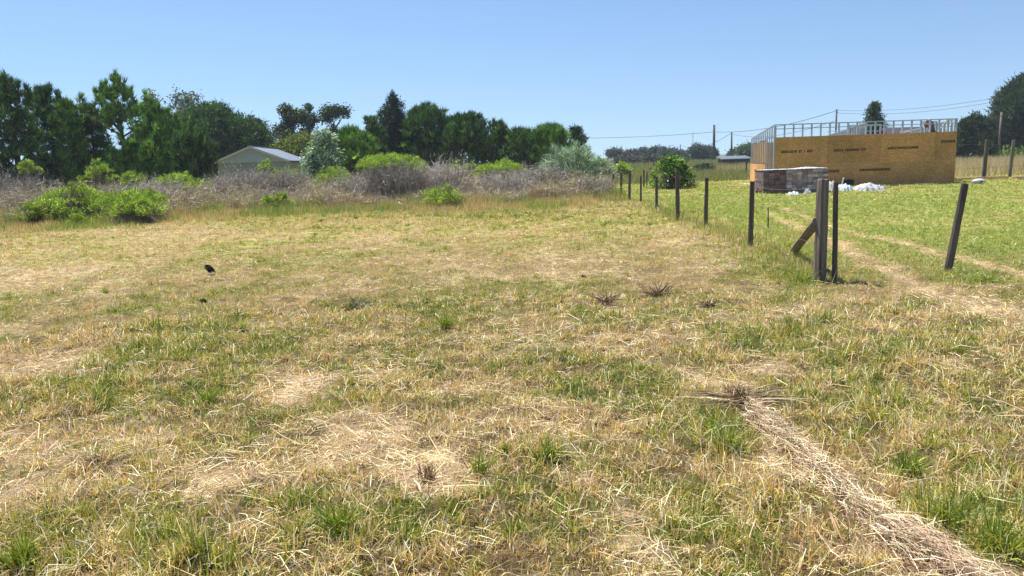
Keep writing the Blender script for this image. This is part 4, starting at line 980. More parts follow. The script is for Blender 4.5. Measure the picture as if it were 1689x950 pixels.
# ------------------------------------------------------------------ building under construction
def construction():
    FL = Vector(at(1277, 311)); FR = Vector(at(1574, 301.5)); FL.z = FR.z = 0
    W_ = (FR - FL).length; ax = (FR - FL).normalized(); rz = math.atan2(ax.y, ax.x)
    rt = empty('house_under_construction', FL, 'unfinished steel framed house clad in orange strand board', 'building', rz=rz)
    inv = Matrix.Rotation(-rz, 3, 'Z'); loc = lambda p: inv @ (Vector(p) - FL)
    HT = 2.82; HO = 2.25
    # side wall runs back and drops with the roof slope
    bl = loc(atd(1240, 228, 42)); BL = Vector((bl.x, bl.y, 0)); HB = atd(1240, 228, 42)[2]
    dirb = BL.normalized(); DL = BL.length
    cw = .045
    def frame(name, a, b, h0a, h0b, zb, step, noggin=(), depth=.09):
        """steel studs between a sill and a top plate"""
        bm = bmesh.new(); a = Vector(a); b = Vector(b); L = (b - a).length; u = (b - a) / L; nn_ = Vector((-u.y, u.x, 0)); n = max(2, round(L / step)); 
        ang_ = math.atan2(u.y, u.x)
        def stud(t, z0, z1, w_=cw):
            c = a + u * (L * t); e = Euler((0, 0, ang_))
            box(bm, c + Vector((0, 0, (z0 + z1) / 2)), (.006, depth - .004, z1 - z0), e)          # web
            box(bm, c + u * (w_ / 2) - nn_ * (depth / 2) + Vector((0, 0, (z0 + z1) / 2)), (w_, .004, z1 - z0), e)
            box(bm, c + u * (w_ / 2) + nn_ * (depth / 2) + Vector((0, 0, (z0 + z1) / 2)), (w_, .004, z1 - z0), e)
        for i in range(n + 1):
            t = i / n; t = min(t, 1 - cw / L); stud(t, zb + .006, h0a + (h0b - h0a) * t - .03)
        for z in noggin:
            pa = a + Vector((0, 0, z)); pb = b + Vector((0, 0, z)); bar(bm, pa, pb, depth * .35, .035)
        bar(bm, a + Vector((0, 0, h0a - .02)), b + Vector((0, 0, h0b - .02)), depth + .012, .045)
        bar(bm, a + Vector((0, 0, zb + .02)), b + Vector((0, 0, zb + .02)), depth + .012, .04)
        return bm_obj(name, bm, M['steel'], rt)
    yo = .08
    frame('front_frame', (0, yo, 0), (W_, yo, 0), HT, HT, .03, .405, (2.62,))
    frame('side_frame', (0, yo + .1, 0), tuple(BL), HT, HB, .03, .62, (2.3,), .045)
    backR = Vector((W_ + dirb.x * DL, dirb.y * DL, 0)); XR = Vector((W_, yo + .1, 0))
    frame('side_frame', tuple(XR), tuple(backR), HT, HB, .03, .42, (2.5,))
    frame('back_frame', tuple(BL + ax * 0 + Vector((.15, 0, 0))), tuple(backR), HB, HB, .03, .6)
    p1 = Vector((4.05, yo + .1, 0)); p2 = p1 + dirb * DL * .96
    frame('inner_frame', tuple(p1), tuple(p2), HT - .03, HB, .03, .45, (2.6,))
    p3 = Vector((4.3, 2.6, 0)); frame('inner_frame', tuple(p3), tuple(p3 + Vector((1.5, 0, 0))), HT - .05, HT - .05, .03, .5, (2.45,))
    q = Vector((W_ - .75, 1.7, 0)); o = frame('inner_frame', tuple(q), tuple(q + Vector((.72, 0, 0))), HT - .04, HT - .04, .03, .2)
    # diagonal straps in the right bay
    bm = bmesh.new(); bar(bm, (W_ - .8, .14, 2.27), (W_ - .42, .14, 2.78), .05, .01); bar(bm, (W_ - .42, .155, 2.27), (W_ - .1, .155, 2.78), .05, .01); bar(bm, (W_ - .78, .17, 2.75), (W_ - .4, .17, 2.3), .04, .01)
    bm_obj('brace_strap', bm, M['steel'], rt)
    bm = bmesh.new(); bar(bm, (0, .085, .04), (0, .085, HT - .05), .1, .1); bm_obj('corner_column', bm, M['steel'], rt)
    # strand board sheets, each a part: two rows, staggered
    row = [(0.03, 1.022), (1.026, HO)]
    for ri, (z0, z1) in enumerate(row):
        x = 0.0; off = 2.3 if ri else 1.15; k = 0; xs = [0]
        while x < W_ - .05:
            x = off if k == 0 else x + 2.36
            xs.append(min(x, W_)); k += 1
        for x0, x1 in zip(xs, xs[1:]):
            if x1 - x0 < .02: continue
            bm = bmesh.new(); box(bm, ((x0 + x1) / 2, .018, (z0 + z1) / 2), (x1 - x0 - .005, .014, z1 - z0)); bm_obj('board', bm, M['osb'], rt)
    ang_ = math.atan2(dirb.y, dirb.x)
    for (s0, s1, z0, z1) in ((.15, 2.4, .03, .5), (2.406, 4.84, .03, 1.05), (4.846, DL, .03, 1.04)):
        bm = bmesh.new(); c = dirb * ((s0 + s1) / 2) + Vector((-math.sin(ang_) * .06, math.cos(ang_) * .06, 0)) ; box(bm, (c.x, c.y, (z0 + z1) / 2), (s1 - s0 - .006, .014, z1 - z0), Euler((0, 0, ang_))); bm_obj('board', bm, M['osb'], rt)
    for (s0, s1, z0, z1) in ((2.9, 5.3, 1.12, 2.2), (5.306, DL - .1, 1.12, 2.1)):
        bm = bmesh.new(); c = dirb * ((s0 + s1) / 2) - Vector((-math.sin(ang_) * .045, math.cos(ang_) * .045, 0)); box(bm, (c.x, c.y, (z0 + z1) / 2), (s1 - s0 - .006, .012, z1 - z0), Euler((0, 0, ang_))); bm_obj('board', bm, M['osb'], rt)
    # sheathing on the back wall, seen through the open side
    for i in range(3):
        a0 = BL + Vector((.12 + i * 1.3, .09, 0)); bm = bmesh.new(); box(bm, (a0.x + .6, a0.y, 1.1), (1.29, .014, 2.1)); bm_obj('board', bm, M['osb'], rt)
    # stencilled printing: rows of small letter strokes on the board faces
    def stencil(px0, px1, py, hgt=.10):
        a0 = loc(atd(px0, py, FL.y + (FR.y - FL.y) * .5)); a1 = loc(atd(px1, py, FL.y + (FR.y - FL.y) * .5)); z = a0.z; z1 = a1.z
        bm = bmesh.new(); rs = random.Random(int(px0)); x = a0.x
        while x < a1.x - .03:
            if rs.random() < .07 and len(bm.verts): x += .06; bm_obj('stencil', bm, M['ink'], rt); bm = bmesh.new(); continue
            lw = rs.uniform(.045, .07); t = (x - a0.x) / (a1.x - a0.x); zc = z + (z1 - z) * t * 0
            kind = rs.randrange(5); y = .0085
            box(bm, (x + .014, y, zc), (.028, .003, hgt))
            if kind in (0, 1, 3): box(bm, (x + lw - .012, y, zc), (.026, .003, hgt))
            if kind in (0, 2, 4): box(bm, (x + lw / 2, y - .0005, zc + hgt / 2 - .009), (lw, .003, .03))
            if kind in (1, 2): box(bm, (x + lw / 2, y - .001, zc), (lw, .003, .016))
            if kind in (2, 3, 4): box(bm, (x + lw / 2, y - .0015, zc - hgt / 2 + .009), (lw, .003, .03))
            x += lw + .018
        bm_obj('stencil', bm, M['ink'], rt)
    for s in ((1290, 1342, 250.5), (1376, 1427, 248), (1464, 1514, 244.5), (1551, 1573, 233.5), (1366, 1384, 282.5), (1418, 1470, 280.5)): stencil(*s)
    bm = bmesh.new()
    for i in range(7):
        c = dirb * (5.2 + i * .13) + Vector((-math.sin(ang_) * .071, math.cos(ang_) * .071, 0)); box(bm, (c.x, c.y, .72), (.085, .005, .1), Euler((0, 0, ang_)))
    bm_obj('stencil', bm, M['ink'], rt)
    bm = bmesh.new(); box(bm, (W_ / 2, 3.5, .01), (W_ - .5, 6.6, .04)); bm_obj('floor_slab', bm, M['stone'], rt)
    return rt, FL, ax, W_
HC, FL, AXV, WW = construction()

# ------------------------------------------------------------------ worker and his trestle
def worker():
    p = atd(1538, 196, 35.4); X, Y, zt = float(p[0]), 35.4, float(p[2])
    PZ = 1.42
    # trestle platform he stands on
    tr = empty('trestle', (X + .1, Y, 0), 'low trestle platform inside the frame under the worker', 'trestle')
    bm = bmesh.new(); box(bm, (0, 0, PZ - .025), (1.8, .5, .045)); bm_obj('plank', bm, M['timber'], tr)
    for sx in (-.7, .7):
        bm = bmesh.new(); bar(bm, (sx - .12, -.2, 0), (sx, -.18, PZ - .05), .05); bar(bm, (sx + .12, .2, 0), (sx, .18, PZ - .05), .05); bar(bm, (sx, -.19, .7), (sx, .19, .7), .04); bm_obj('leg', bm, M['steel'], tr)
    def skin(name, verts, edges, radii, m, parent, root=0, sub=2):
        me = bpy.data.meshes.new(name); me.from_pydata(verts, edges, []); me.materials.append(m)
        o = bpy.data.objects.new(name, me); COL.objects.link(o); o.parent = parent
        md = o.modifiers.new('s', 'SKIN'); md.use_smooth_shade = True
        sv = me.skin_vertices[0].data
        for i, r in enumerate(radii): sv[i].radius = (r, r) if not hasattr(r, '__len__') else r; sv[i].use_root = (i == root)
        o.modifiers.new('d', 'SUBSURF').levels = sub; o.modifiers['d'].render_levels = sub
        return o
    skinm = mat('skin', (.42, .25, .17), .6, noise=(.36, .2, .13), nscale=12); shirt = mat('maroon_shirt', (.17, .11, .13), .85, noise=(.10, .05, .06), nscale=9)
    jeans = mat('work_trousers', (.07, .08, .11), .85, noise=(.045, .05, .075), nscale=9); capm = mat('white_cap', (.72, .70, .68), .7); hairm = mat('hair', (.02, .015, .012), .8)
    rt = empty('person', (X, Y, PZ), 'person in a pale cap and maroon top stooping over the top of the steel frame', 'person', rz=R(0))
    # stooping forward to the left: hips at .86, shoulders forward, arms reaching to the plate
    V_ = [(0, 0, .86), (-.03, -.02, 1.02), (-.10, -.05, 1.18), (-.17, -.08, 1.32), (-.20, -.10, 1.40), (-.22, -.12, 1.47),
          (-.13, .10, 1.32), (-.22, -.26, 1.30),
          (-.20, .12, 1.08), (-.36, .02, 1.22), (-.34, -.32, 1.10), (-.46, -.30, 1.26),
          (.03, .09, .82), (.06, .11, .44), (.05, .12, .05), (-.04, .12, .02),
          (.03, -.09, .82), (.0, -.12, .44), (.03, -.13, .05), (-.07, -.14, .02)]
    E_ = [(0, 1), (1, 2), (2, 3), (3, 4), (4, 5), (3, 6), (3, 7), (6, 8), (8, 9), (7, 10), (10, 11), (0, 12), (12, 13), (13, 14), (14, 15), (0, 16), (16, 17), (17, 18), (18, 19)]
    rr = [(.15, .12), (.135, .11), (.15, .12), (.15, .11), .06, .055, .065, .065, .045, .032, .045, .032, .09, .062, .042, .035, .09, .062, .042, .035]
    skin('body', V_, E_, rr, shirt, rt)
    # trousers over the legs
    tv = [(0, 0, .88), (.03, .09, .80), (.06, .11, .44), (.05, .12, .07), (.03, -.09, .80), (.0, -.12, .44), (.03, -.13, .07)]
    skin('trousers', tv, [(0, 1), (1, 2), (2, 3), (0, 4), (4, 5), (5, 6)], [(.165, .135), .105, .078, .06, .105, .078, .06], jeans, rt)
    for (sx, sy) in ((.05, .12), (.03, -.13)):
        bm = bmesh.new(); bmesh.ops.create_uvsphere(bm, u_segments=12, v_segments=8, radius=1, matrix=Matrix.Translation((sx - .06, sy, .05)) @ Matrix.Diagonal((.14, .055, .05, 1))); bm_obj('shoe', bm, M['blackbox'], rt, True)
    # head with face
    hc = Vector((-.25, -.14, zt - PZ - .13)); hq = Matrix.Translation(hc) @ Matrix.Rotation(R(25), 4, 'Y')
    bm = bmesh.new(); bmesh.ops.create_uvsphere(bm, u_segments=20, v_segments=14, radius=1, matrix=hq @ Matrix.Diagonal((.098, .078, .118, 1)))
    bmesh.ops.create_uvsphere(bm, u_segments=10, v_segments=8, radius=1, matrix=hq @ Matrix.Translation((-.02, 0, -.06)) @ Matrix.Diagonal((.075, .06, .06, 1)))
    bmesh.ops.create_cone(bm, segments=6, radius1=.018, radius2=.006, depth=.045, matrix=hq @ Matrix.Translation((-.105, 0, -.012)) @ Matrix.Rotation(R(-15), 4, 'Y'))
    for s in (-1, 1): bmesh.ops.create_uvsphere(bm, u_segments=8, v_segments=6, radius=1, matrix=hq @ Matrix.Translation((.005, s * .078, -.005)) @ Matrix.Diagonal((.02, .01, .03, 1)))
    hd = bm_obj('head', bm, skinm, rt, True)
    for s in (-1, 1):
        bm = bmesh.new(); bmesh.ops.create_uvsphere(bm, u_segments=8, v_segments=6, radius=.011, matrix=hq @ Matrix.Translation((-.088, s * .03, .012))); bm_obj('eye', bm, hairm, hd)
    bm = bmesh.new()
    bmesh.ops.create_cube(bm, size=1, matrix=hq @ Matrix.Translation((-.09, 0, -.055)) @ Matrix.Diagonal((.01, .04, .006, 1))); bm_obj('mouth', bm, hairm, hd)
    bm = bmesh.new(); bmesh.ops.create_uvsphere(bm, u_segments=16, v_segments=10, radius=1, matrix=hq @ Matrix.Translation((.02, 0, .005)) @ Matrix.Diagonal((.095, .085, .1, 1))); bm_obj('hair', bm, hairm, rt, True)
    bm = bmesh.new(); bmesh.ops.create_uvsphere(bm, u_segments=16, v_segments=10, radius=1, matrix=hq @ Matrix.Translation((.004, 0, .05)) @ Matrix.Diagonal((.108, .094, .085, 1)))
    bmesh.ops.create_cone(bm, cap_ends=True, segments=16, radius1=.075, radius2=.07, depth=.01, matrix=hq @ Matrix.Translation((-.115, 0, .04)) @ Matrix.Rotation(R(-12), 4, 'Y')); bm_obj('cap', bm, capm, rt, True)
    # hands: palm and five curled fingers gripping the plate
    for (wx, wy, wz, s) in ((-.36, .02, 1.22, 1), (-.46, -.30, 1.26, -1)):
        v = [(0, 0, 0), (-.05, 0, .03)]; e = [(0, 1)]; r = [.026, (.02, .036)]
        for k in range(4):
            yo = (k - 1.5) * .019; ln = (.032, .037, .035, .027)[k]; b = len(v)
            v += [(-.06, yo, .045), (-.06 - ln, yo, .05), (-.065 - ln, yo, .05 - ln)]; e += [(1, b), (b, b + 1), (b + 1, b + 2)]; r += [.009, .0085, .0075]
        b = len(v); v += [(-.03, s * .04, .02), (-.06, s * .055, .01)]; e += [(0, b), (b, b + 1)]; r += [.011, .009]
        o = skin('hand', v, e, r, skinm, rt, 0, 1); o.location = (wx, wy, wz)
worker()

# ------------------------------------------------------------------ building materials lying about
def brick_stack(label, px0, px1, pyb, pyt, seed, cols, wrapf):
    a = at(px0, pyb); b = at(px1, pyb - (px1 - px0) * .033); Y = (a[1] + b[1]) / 2; W_ = b[0] - a[0]; h = atd(px0, pyt, Y)[2]
    rt = empty('brick_pallet', (a[0], Y, 0), label, 'brick pallet', 'pallets of bricks beside the building', rz=R(1.5)); D_ = 1.0
    bm = bmesh.new()
    for i in range(3): box(bm, (W_ / 2, .08 + i * .42, .045), (W_, .1, .09))
    for i in range(7): box(bm, (W_ * (i + .5) / 7, .5, .1), (W_ / 7 * .75, D_, .02))
    bm_obj('pallet', bm, M['timber'], rt)
    rs = random.Random(seed); bm = bmesh.new(); cl = bm.verts.layers.float_color.new('col'); rows = 8; bh = (h - .14) / rows; nx = max(4, round(W_ / .2))
    for r_ in range(rows):
        for i in range(nx):
            for j in range(4):
                if 0 < i < nx - 1 and j in (1, 2) and r_ < rows - 1: continue
                c = rs.choice(cols); f = rs.uniform(.7, 1.3); n0 = len(bm.verts)
                ox, oy = rs.uniform(-.006, .006), rs.uniform(-.008, .008)
                g = bmesh.ops.create_cube(bm, size=1, matrix=Matrix.Translation((W_ * (i + .5) / nx + ox, D_ * (j + .5) / 4 + oy, .115 + bh * (r_ + .5))) @ Matrix.Diagonal((W_ / nx - .012, D_ / 4 - .012, bh - .008, 1)))
                for vv in g['verts']: vv[cl] = (c[0] * f, c[1] * f, c[2] * f, 1)
    bm_obj('bricks', bm, M['brick'], rt)
    # crumpled plastic cover over the top
    n = 26; bm = bmesh.new(); g = [[bm.verts.new((W_ * (-.02 + 1.04 * i / n), D_ * (-.03 + 1.06 * j / 8), h - .005 + .025 * rs.random() + (wrapf * math.exp(-((i / n - .6) / .25) ** 2)) * math.sin(math.pi * j / 8))) for j in range(9)] for i in range(n + 1)]
    for i in range(n):
        for j in range(8): bm.faces.new((g[i][j], g[i + 1][j], g[i + 1][j + 1], g[i][j + 1]))
    r = bmesh.ops.extrude_face_region(bm, geom=list(bm.faces)); 
    for vv in [e for e in r['geom'] if isinstance(e, bmesh.types.BMVert)]: vv.co.z -= .008
    bm_obj('cover', bm, M['plastic'], rt, True)
brick_stack('pallet of dark red bricks, the left of the two beside the building', 1258.5, 1296, 320, 281, 1, [(.27, .15, .13), (.18, .12, .12), (.34, .21, .18), (.24, .20, .21)], .0)
brick_stack('wider pallet of mixed dark bricks with plastic over its top, the right of the two', 1297.5, 1366, 319, 279.5, 2, [(.38, .32, .31), (.32, .29, .31), (.50, .44, .43), (.36, .22, .20), (.60, .56, .55)], .06)

def crumple(name, label, cx, yb, yt, wpx, m, cat, depth=.7, rough=.35, seed=1, top=None, group=None, Yo=0):
    b = at(cx, yb); Y = b[1] + Yo; W_ = wpx * Y / FPX; h = max(.05, atd(cx, yt, Y)[2]); rs = np.random.default_rng(seed)
    bm = bmesh.new(); n, k = 22, 12; g = []
    for i in range(n + 1):
        rw = []
        for j in range(k + 1):
            u = i / n * 2 - 1; v = j / k * 2 - 1; q = u * u + v * v
            f = max(0, 1 - q) ** .6 * (1 - rough + rough * 2 * float(vnoise(np.array(i * .45 + seed), np.array(j * .6), seed)))
            z = h * f; rw.append(bm.verts.new((u * W_ / 2 * (1 + .08 * math.sin(j * 2.1 + seed)), v * depth / 2 * (1 + .1 * math.sin(i * 1.3)), z + rs.uniform(0, .015))))
        g.append(rw)
    for i in range(n):
        for j in range(k): bm.faces.new((g[i][j], g[i + 1][j], g[i + 1][j + 1], g[i][j + 1]))
    o = bm_obj(name, bm, M[m], None, False); o.location = (b[0], Y, gz(b[0], Y) - .01)
    o.modifiers.new('th', 'SOLIDIFY').thickness = .01
    return tag(o, label, cat, group)
crumple('plastic_sheet', 'flat white sheet on the grass in front of the left brick pallet', 1309, 322, 316, 22, 'plastic', 'sheet', .5, .5, 3)
crumple('plastic_sheet', 'small white scrap at the foot of the right brick pallet', 1332, 319, 311, 12, 'plastic', 'sheet', .3, .5, 4)
crumple('cement_bag', 'pale blue and white bag between the slim post and the white heap', 1392, 315, 303, 26, 'bluebag', 'bag', .6, .2, 5)
crumple('cement_bag', 'white bag showing left of the slim dark post', 1372, 314, 300, 20, 'plastic', 'bag', .6, .3, 6)
crumple('white_heap', 'white plastic heap lying against the strand board wall', 1430, 314, 302, 48, 'plastic', 'sheet', .9, .18, 8)
crumple('plastic_sheet', 'thin tail of white sheet trailing right of the white heap', 1450, 313.5, 307, 22, 'plastic', 'sheet', .4, .4, 9)
def small_stuff():
    b = at(1388, 310); bm = bmesh.new(); p = Vector((b[0], b[1], 0)); bar(bm, (0, 0, 0), (.08, 0, .45), .07, .05)
    o = bm_obj('white_tube', bm, M['plastic'], None, bevel=.012); o.location = p; tag(o, 'short white tube standing up behind the blue and white bag', 'tube')
    b = at(1398, 307); bm = bmesh.new(); box(bm, (0, 0, .13), (.42, .3, .26)); box(bm, (0, 0, .275), (.44, .32, .03)); o = bm_obj('tool_crate', bm, M['blackbox'], None, bevel=.01); o.location = (b[0], b[1], 0); tag(o, 'black lidded crate behind the blue and white bag', 'crate')
    for (x, y, L, rz, lb) in ((1596, 297, 1.1, .05, 'reddish plank stack on the ground right of the building'), (1640, 296, 1.2, -.08, 'thin plank lying behind the tilted posts'), (1690, 296, 1.0, .1, 'pale plank cut by the right edge of the picture')):
        b = at(x, y); bm = bmesh.new()
        for k in range(4): box(bm, (random.uniform(-.08, .08), k * .14 - .2, .03 + (k % 2) * .045), (L, .12, .035), Euler((0, 0, random.uniform(-.05, .05))))
        o = bm_obj('timber_planks', bm, M['timber']); o.location = (b[0], b[1], gz(b[0], b[1]) + .05); o.rotation_euler.z = rz; tag(o, lb, 'planks', 'planks lying right of the building')
    rt = empty('cement_bag', at(1614, 303), 'white bag with a blue print right of the building', 'bag')
    bm = bmesh.new(); bmesh.ops.create_uvsphere(bm, u_segments=20, v_segments=12, radius=1, matrix=Matrix.Translation((0, 0, .1)) @ Matrix.Diagonal((.28, .2, .12, 1))); bm_obj('sack', bm, M['plastic'], rt, True)
    bm = bmesh.new(); bmesh.ops.create_uvsphere(bm, u_segments=16, v_segments=8, radius=1, matrix=Matrix.Translation((0, -.03, .1)) @ Matrix.Diagonal((.12, .19, .08, 1))); bm_obj('print', bm, M['blue'], rt, True)
    # stone, stick, clods
    b = at(661, 344); bm = bmesh.new(); bmesh.ops.create_icosphere(bm, subdivisions=3, radius=1)
    for v in bm.verts: v.co = Vector((v.co.x * .13, v.co.y * .1, v.co.z * .15 + .08)) * (1 + .25 * math.sin(v.co.x * 5 + v.co.z * 4))
    o = bm_obj('stone', bm, M['stone'], None, True); o.location = (b[0], b[1], 0); tag(o, 'small pale stone at the edge of the scrub left of the round bush', 'stone')
    b = Vector(at(684, 806)); c = Vector(at(696, 830)); b.z = gz(b.x, b.y) + .03; c.z = gz(c.x, c.y) + .02; bm = bmesh.new()
    tube(bm, [tuple(b - c), tuple((b - c) * .5 + Vector((.006, 0, .006))), (0, 0, 0)], [.004, .008, .006], 7); o = bm_obj('stick', bm, M['timber_pale'], None, True); o.location = c; tag(o, 'short pale stick lying on the bare straw patch', 'stick')
    b = Vector(at(1368, 872)); c = Vector(at(1396, 905)); b.z = gz(b.x, b.y) + .10; c.z = gz(c.x, c.y) + .03; bm = bmesh.new()
    tube(bm, [tuple(b - c), (0, 0, 0)], [.003, .005], 6); o = bm_obj('stick', bm, M['timber'], None, True); o.location = c; tag(o, 'thin pale stalk poking out of the grass by the straw row', 'stick')
small_stuff()

# ------------------------------------------------------------------ dried weeds, clods and tufts
def weed(name, label, px, py, rad_, n, cols, wts, up=.35, wid=.006, cat='weed', group=None, hmax=None, bend=.2, mt='straw'):
    b = at(px, py); cl = Cloud(); a = rnd(0, 6.283, n); e = np.abs(RNG.normal(up, .35, n))
    D = np.stack([np.cos(a) * np.cos(e), np.sin(a) * np.cos(e), np.sin(e)], 1); P = np.stack([RNG.normal(0, rad_ * .14, n), RNG.normal(0, rad_ * .14, n), rnd(0, .02, n)], 1)
    cl.add(P, D, rad_ * rnd(.45, 1.1, n), rnd(wid * .6, wid * 1.3, n), mixcol(cols, wts, n), 'blade', rnd(0, bend, n))
    o = cl.build(name, M[mt]); o.location = (b[0], b[1], gz(b[0], b[1]) - .005); return tag(o, label, cat, group)
BR = [(.20, .13, .075), (.30, .21, .12), (.10, .065, .04), (.46, .36, .22)]
weed('dried_weed', 'star shaped brown dried weed in mid field', 1001, 499, .24, 90, BR, [3, 2, 2, 1], .3, .009, group='dried weeds in mid field')
weed('dried_weed', 'larger dark dried weed near the right of mid field', 1085, 487, .30, 170, BR, [3, 1, 3, .5], .5, .009, group='dried weeds in mid field')
weed('dried_weed', 'flat grey green dried weed left of centre', 588, 503, .27, 130, [(.16, .17, .08), (.30, .27, .17), (.09, .09, .05)], [2, 2, 2], .25, .011, group='dried weeds in mid field')
weed('dried_weed', 'dark dried weed fragment at the right of the bare band', 1170, 505, .2, 60, BR, [3, 1, 3, .5], .3, .009, group='dried weeds in mid field')
weed('uprooted_clump', 'uprooted brown grass clump with long stalks at the head of the straw row', 1222, 674, .17, 230, BR, [3, 3, 2, 1], .65, .006, cat='grass clump')
cl = Cloud(); b = at(1222, 676); n = 130
a = np.where(rnd(0, 1, n) < .5, rnd(2.6, 3.7, n), rnd(-.35, .35, n)); e = np.abs(RNG.normal(.12, .1, n))
D = np.stack([np.cos(a) * np.cos(e), np.sin(a) * np.cos(e), np.sin(e)], 1)
cl.add(np.stack([RNG.normal(0, .05, n), RNG.normal(0, .04, n), rnd(0, .05, n)], 1), D, rnd(.14, .40, n), rnd(.004, .009, n), mixcol([(.30, .22, .14), (.60, .48, .31), (.10, .07, .045)], [2, 2, 1], n), 'blade', .1)
o = cl.build('fallen_stalks', M['straw']); o.location = (b[0], b[1], gz(b[0], b[1]) + .01); tag(o, 'long stalks lying left and right of the uprooted clump', 'stalks')
soil = mat('dark_soil', (.05, .035, .028), .95, noise=(.02, .015, .012), nscale=30, bump=1)
def clod(label, px, py, s):
    b = at(px, py); bm = bmesh.new(); rs = random.Random(px)
    for k in range(4):
        mt = Matrix.Translation((rs.uniform(-.6, .6) * s, rs.uniform(-.3, .3) * s, s * .2)) @ Euler((rs.random(), rs.random(), rs.random())).to_matrix().to_4x4() @ Matrix.Diagonal((s * rs.uniform(.3, .55), s * .35, s * rs.uniform(.22, .4), 1))
        bmesh.ops.create_icosphere(bm, subdivisions=2, radius=1, matrix=mt)
    for v in bm.verts: v.co += Vector([rs.uniform(-1, 1) * s * .05 for _ in range(3)])
    o = bm_obj('soil_clod', bm, soil); o.location = (b[0], b[1], gz(b[0], b[1])); tag(o, label, 'clod', 'dark clods turned up in the field')
clod('dark soil clod below the bird', 331, 501, .075); clod('dark soil clod right of and below the bird', 463, 518, .055); clod('dark clod smear beyond the bird patch', 402, 545, .04)
clod('dark clod on the worn band left of the bird', 188, 441, .06); clod('dark clod in the weeds right of centre', 965, 458, .05); clod('dark clod at the foot of the corner post', 1384, 466, .05)
GT = 'single green tufts'
for (lb, px, py, r_, n, u) in [
    ('upright dark green tuft left of the pale patch', 344, 655, .17, 70, 1.25), ('spreading green tuft in the lower middle', 905, 765, .16, 130, .95), ('green tuft at the right of the large bare patch', 793, 790, .16, 80, 1.15),
    ('small green tuft right of the large bare patch', 832, 758, .09, 60, 1.0), ('brownish tuft in the middle of the large bare patch', 706, 800, .12, 90, 1.2), ('tall green tuft under the uprooted clump', 1200, 745, .24, 200, 1.15),
    ('dense green tuft in the lower right', 1500, 775, .2, 160, 1.0), ('green tuft at the bottom edge left of centre', 560, 905, .2, 150, 1.1), ('green tuft at the bottom edge far left', 40, 940, .2, 140, 1.1),
    ('pale green rosette at the foot of the thick corner post', 1322, 462, .3, 160, .7), ('broad green rosette right of the leaning post', 1625, 462, .26, 120, .6), ('green tuft against the bottom right corner', 1650, 905, .25, 240, .95), ('green rosette on the rut right of the corner post', 1500, 506, .22, 120, .55),
    ('green tuft in the middle of the field', 737, 540, .2, 160, 1.1), ('tuft of green right of the swath near the bottom', 1560, 860, .22, 160, .95)]:
    cc = BR if 'brownish' in lb else GREENS
    weed('grass_tuft', lb, px, py, r_, n, cc, [3, 4, 2, 1], u, .006, 'grass tuft', GT, bend=.5, mt='blade')

# ------------------------------------------------------------------ bird
def bird():
    b = at(346, 458); rt = empty('bird', (b[0], b[1], gz(b[0], b[1])), 'small dark bird standing on thin legs in the dry field', 'bird', rz=R(238)); s = .74
    def ell_(bm, c, r_, rot=0): bmesh.ops.create_uvsphere(bm, u_segments=18, v_segments=12, radius=1, matrix=Matrix.Translation(Vector(c) * s) @ Matrix.Rotation(rot, 4, 'Y') @ Matrix.Diagonal((r_[0] * s, r_[1] * s, r_[2] * s, 1)))
    bm = bmesh.new()
    me = bpy.data.meshes.new('body'); vv = [(-.07, 0, .105), (-.03, 0, .125), (.015, 0, .15), (.042, 0, .192), (.05, 0, .222), (.075, 0, .225)]
    me.from_pydata([tuple(Vector(v) * s) for v in vv], [(i, i + 1) for i in range(5)], []); me.materials.append(M['bird'])
    o = bpy.data.objects.new('body', me); COL.objects.link(o); o.parent = rt; md = o.modifiers.new('s', 'SKIN'); md.use_smooth_shade = True
    for i, r_ in enumerate([.02, .052, .060, .034, .034, .018]): me.skin_vertices[0].data[i].radius = (r_ * s, r_ * s); me.skin_vertices[0].data[i].use_root = (i == 2)
    o.modifiers.new('d', 'SUBSURF').levels = 2; o.modifiers['d'].render_levels = 2
    bm = bmesh.new(); bmesh.ops.create_cone(bm, segments=8, radius1=.010 * s, radius2=.002 * s, depth=.045 * s, matrix=Matrix.Translation(Vector((.105, 0, .222)) * s) @ Matrix.Rotation(R(95), 4, 'Y')); bm_obj('beak', bm, M['bird'], rt)
    bm = bmesh.new(); bmesh.ops.create_cube(bm, size=1, matrix=Matrix.Translation(Vector((-.105, 0, .085)) * s) @ Matrix.Rotation(R(-35), 4, 'Y') @ Matrix.Diagonal((.12 * s, .045 * s, .012 * s, 1))); bm_obj('tail', bm, M['bird'], rt, bevel=.002)
    for sy in (-1, 1):
        bm = bmesh.new(); bmesh.ops.create_uvsphere(bm, u_segments=14, v_segments=8, radius=1, matrix=Matrix.Translation(Vector((-.03, sy * .05, .135)) * s) @ Matrix.Rotation(R(-32), 4, 'Y') @ Matrix.Diagonal((.085 * s, .012 * s, .036 * s, 1))); bm_obj('wing', bm, M['bird'], rt, True)
        bm = bmesh.new(); tube(bm, [Vector((.0, sy * .02, .11)) * s, Vector((-.012, sy * .022, .06)) * s, Vector((0, sy * .024, .0)) * s], [.006 * s, .004 * s, .004 * s], 6)
        for a in (-.5, 0, .5, 3.14): tube(bm, [Vector((0, sy * .024, .004)) * s, Vector((.035 * math.cos(a), sy * .024 + .035 * math.sin(a), .001)) * s], [.003 * s, .002 * s], 5)
        bm_obj('leg', bm, M['birdleg'], rt)
bird()

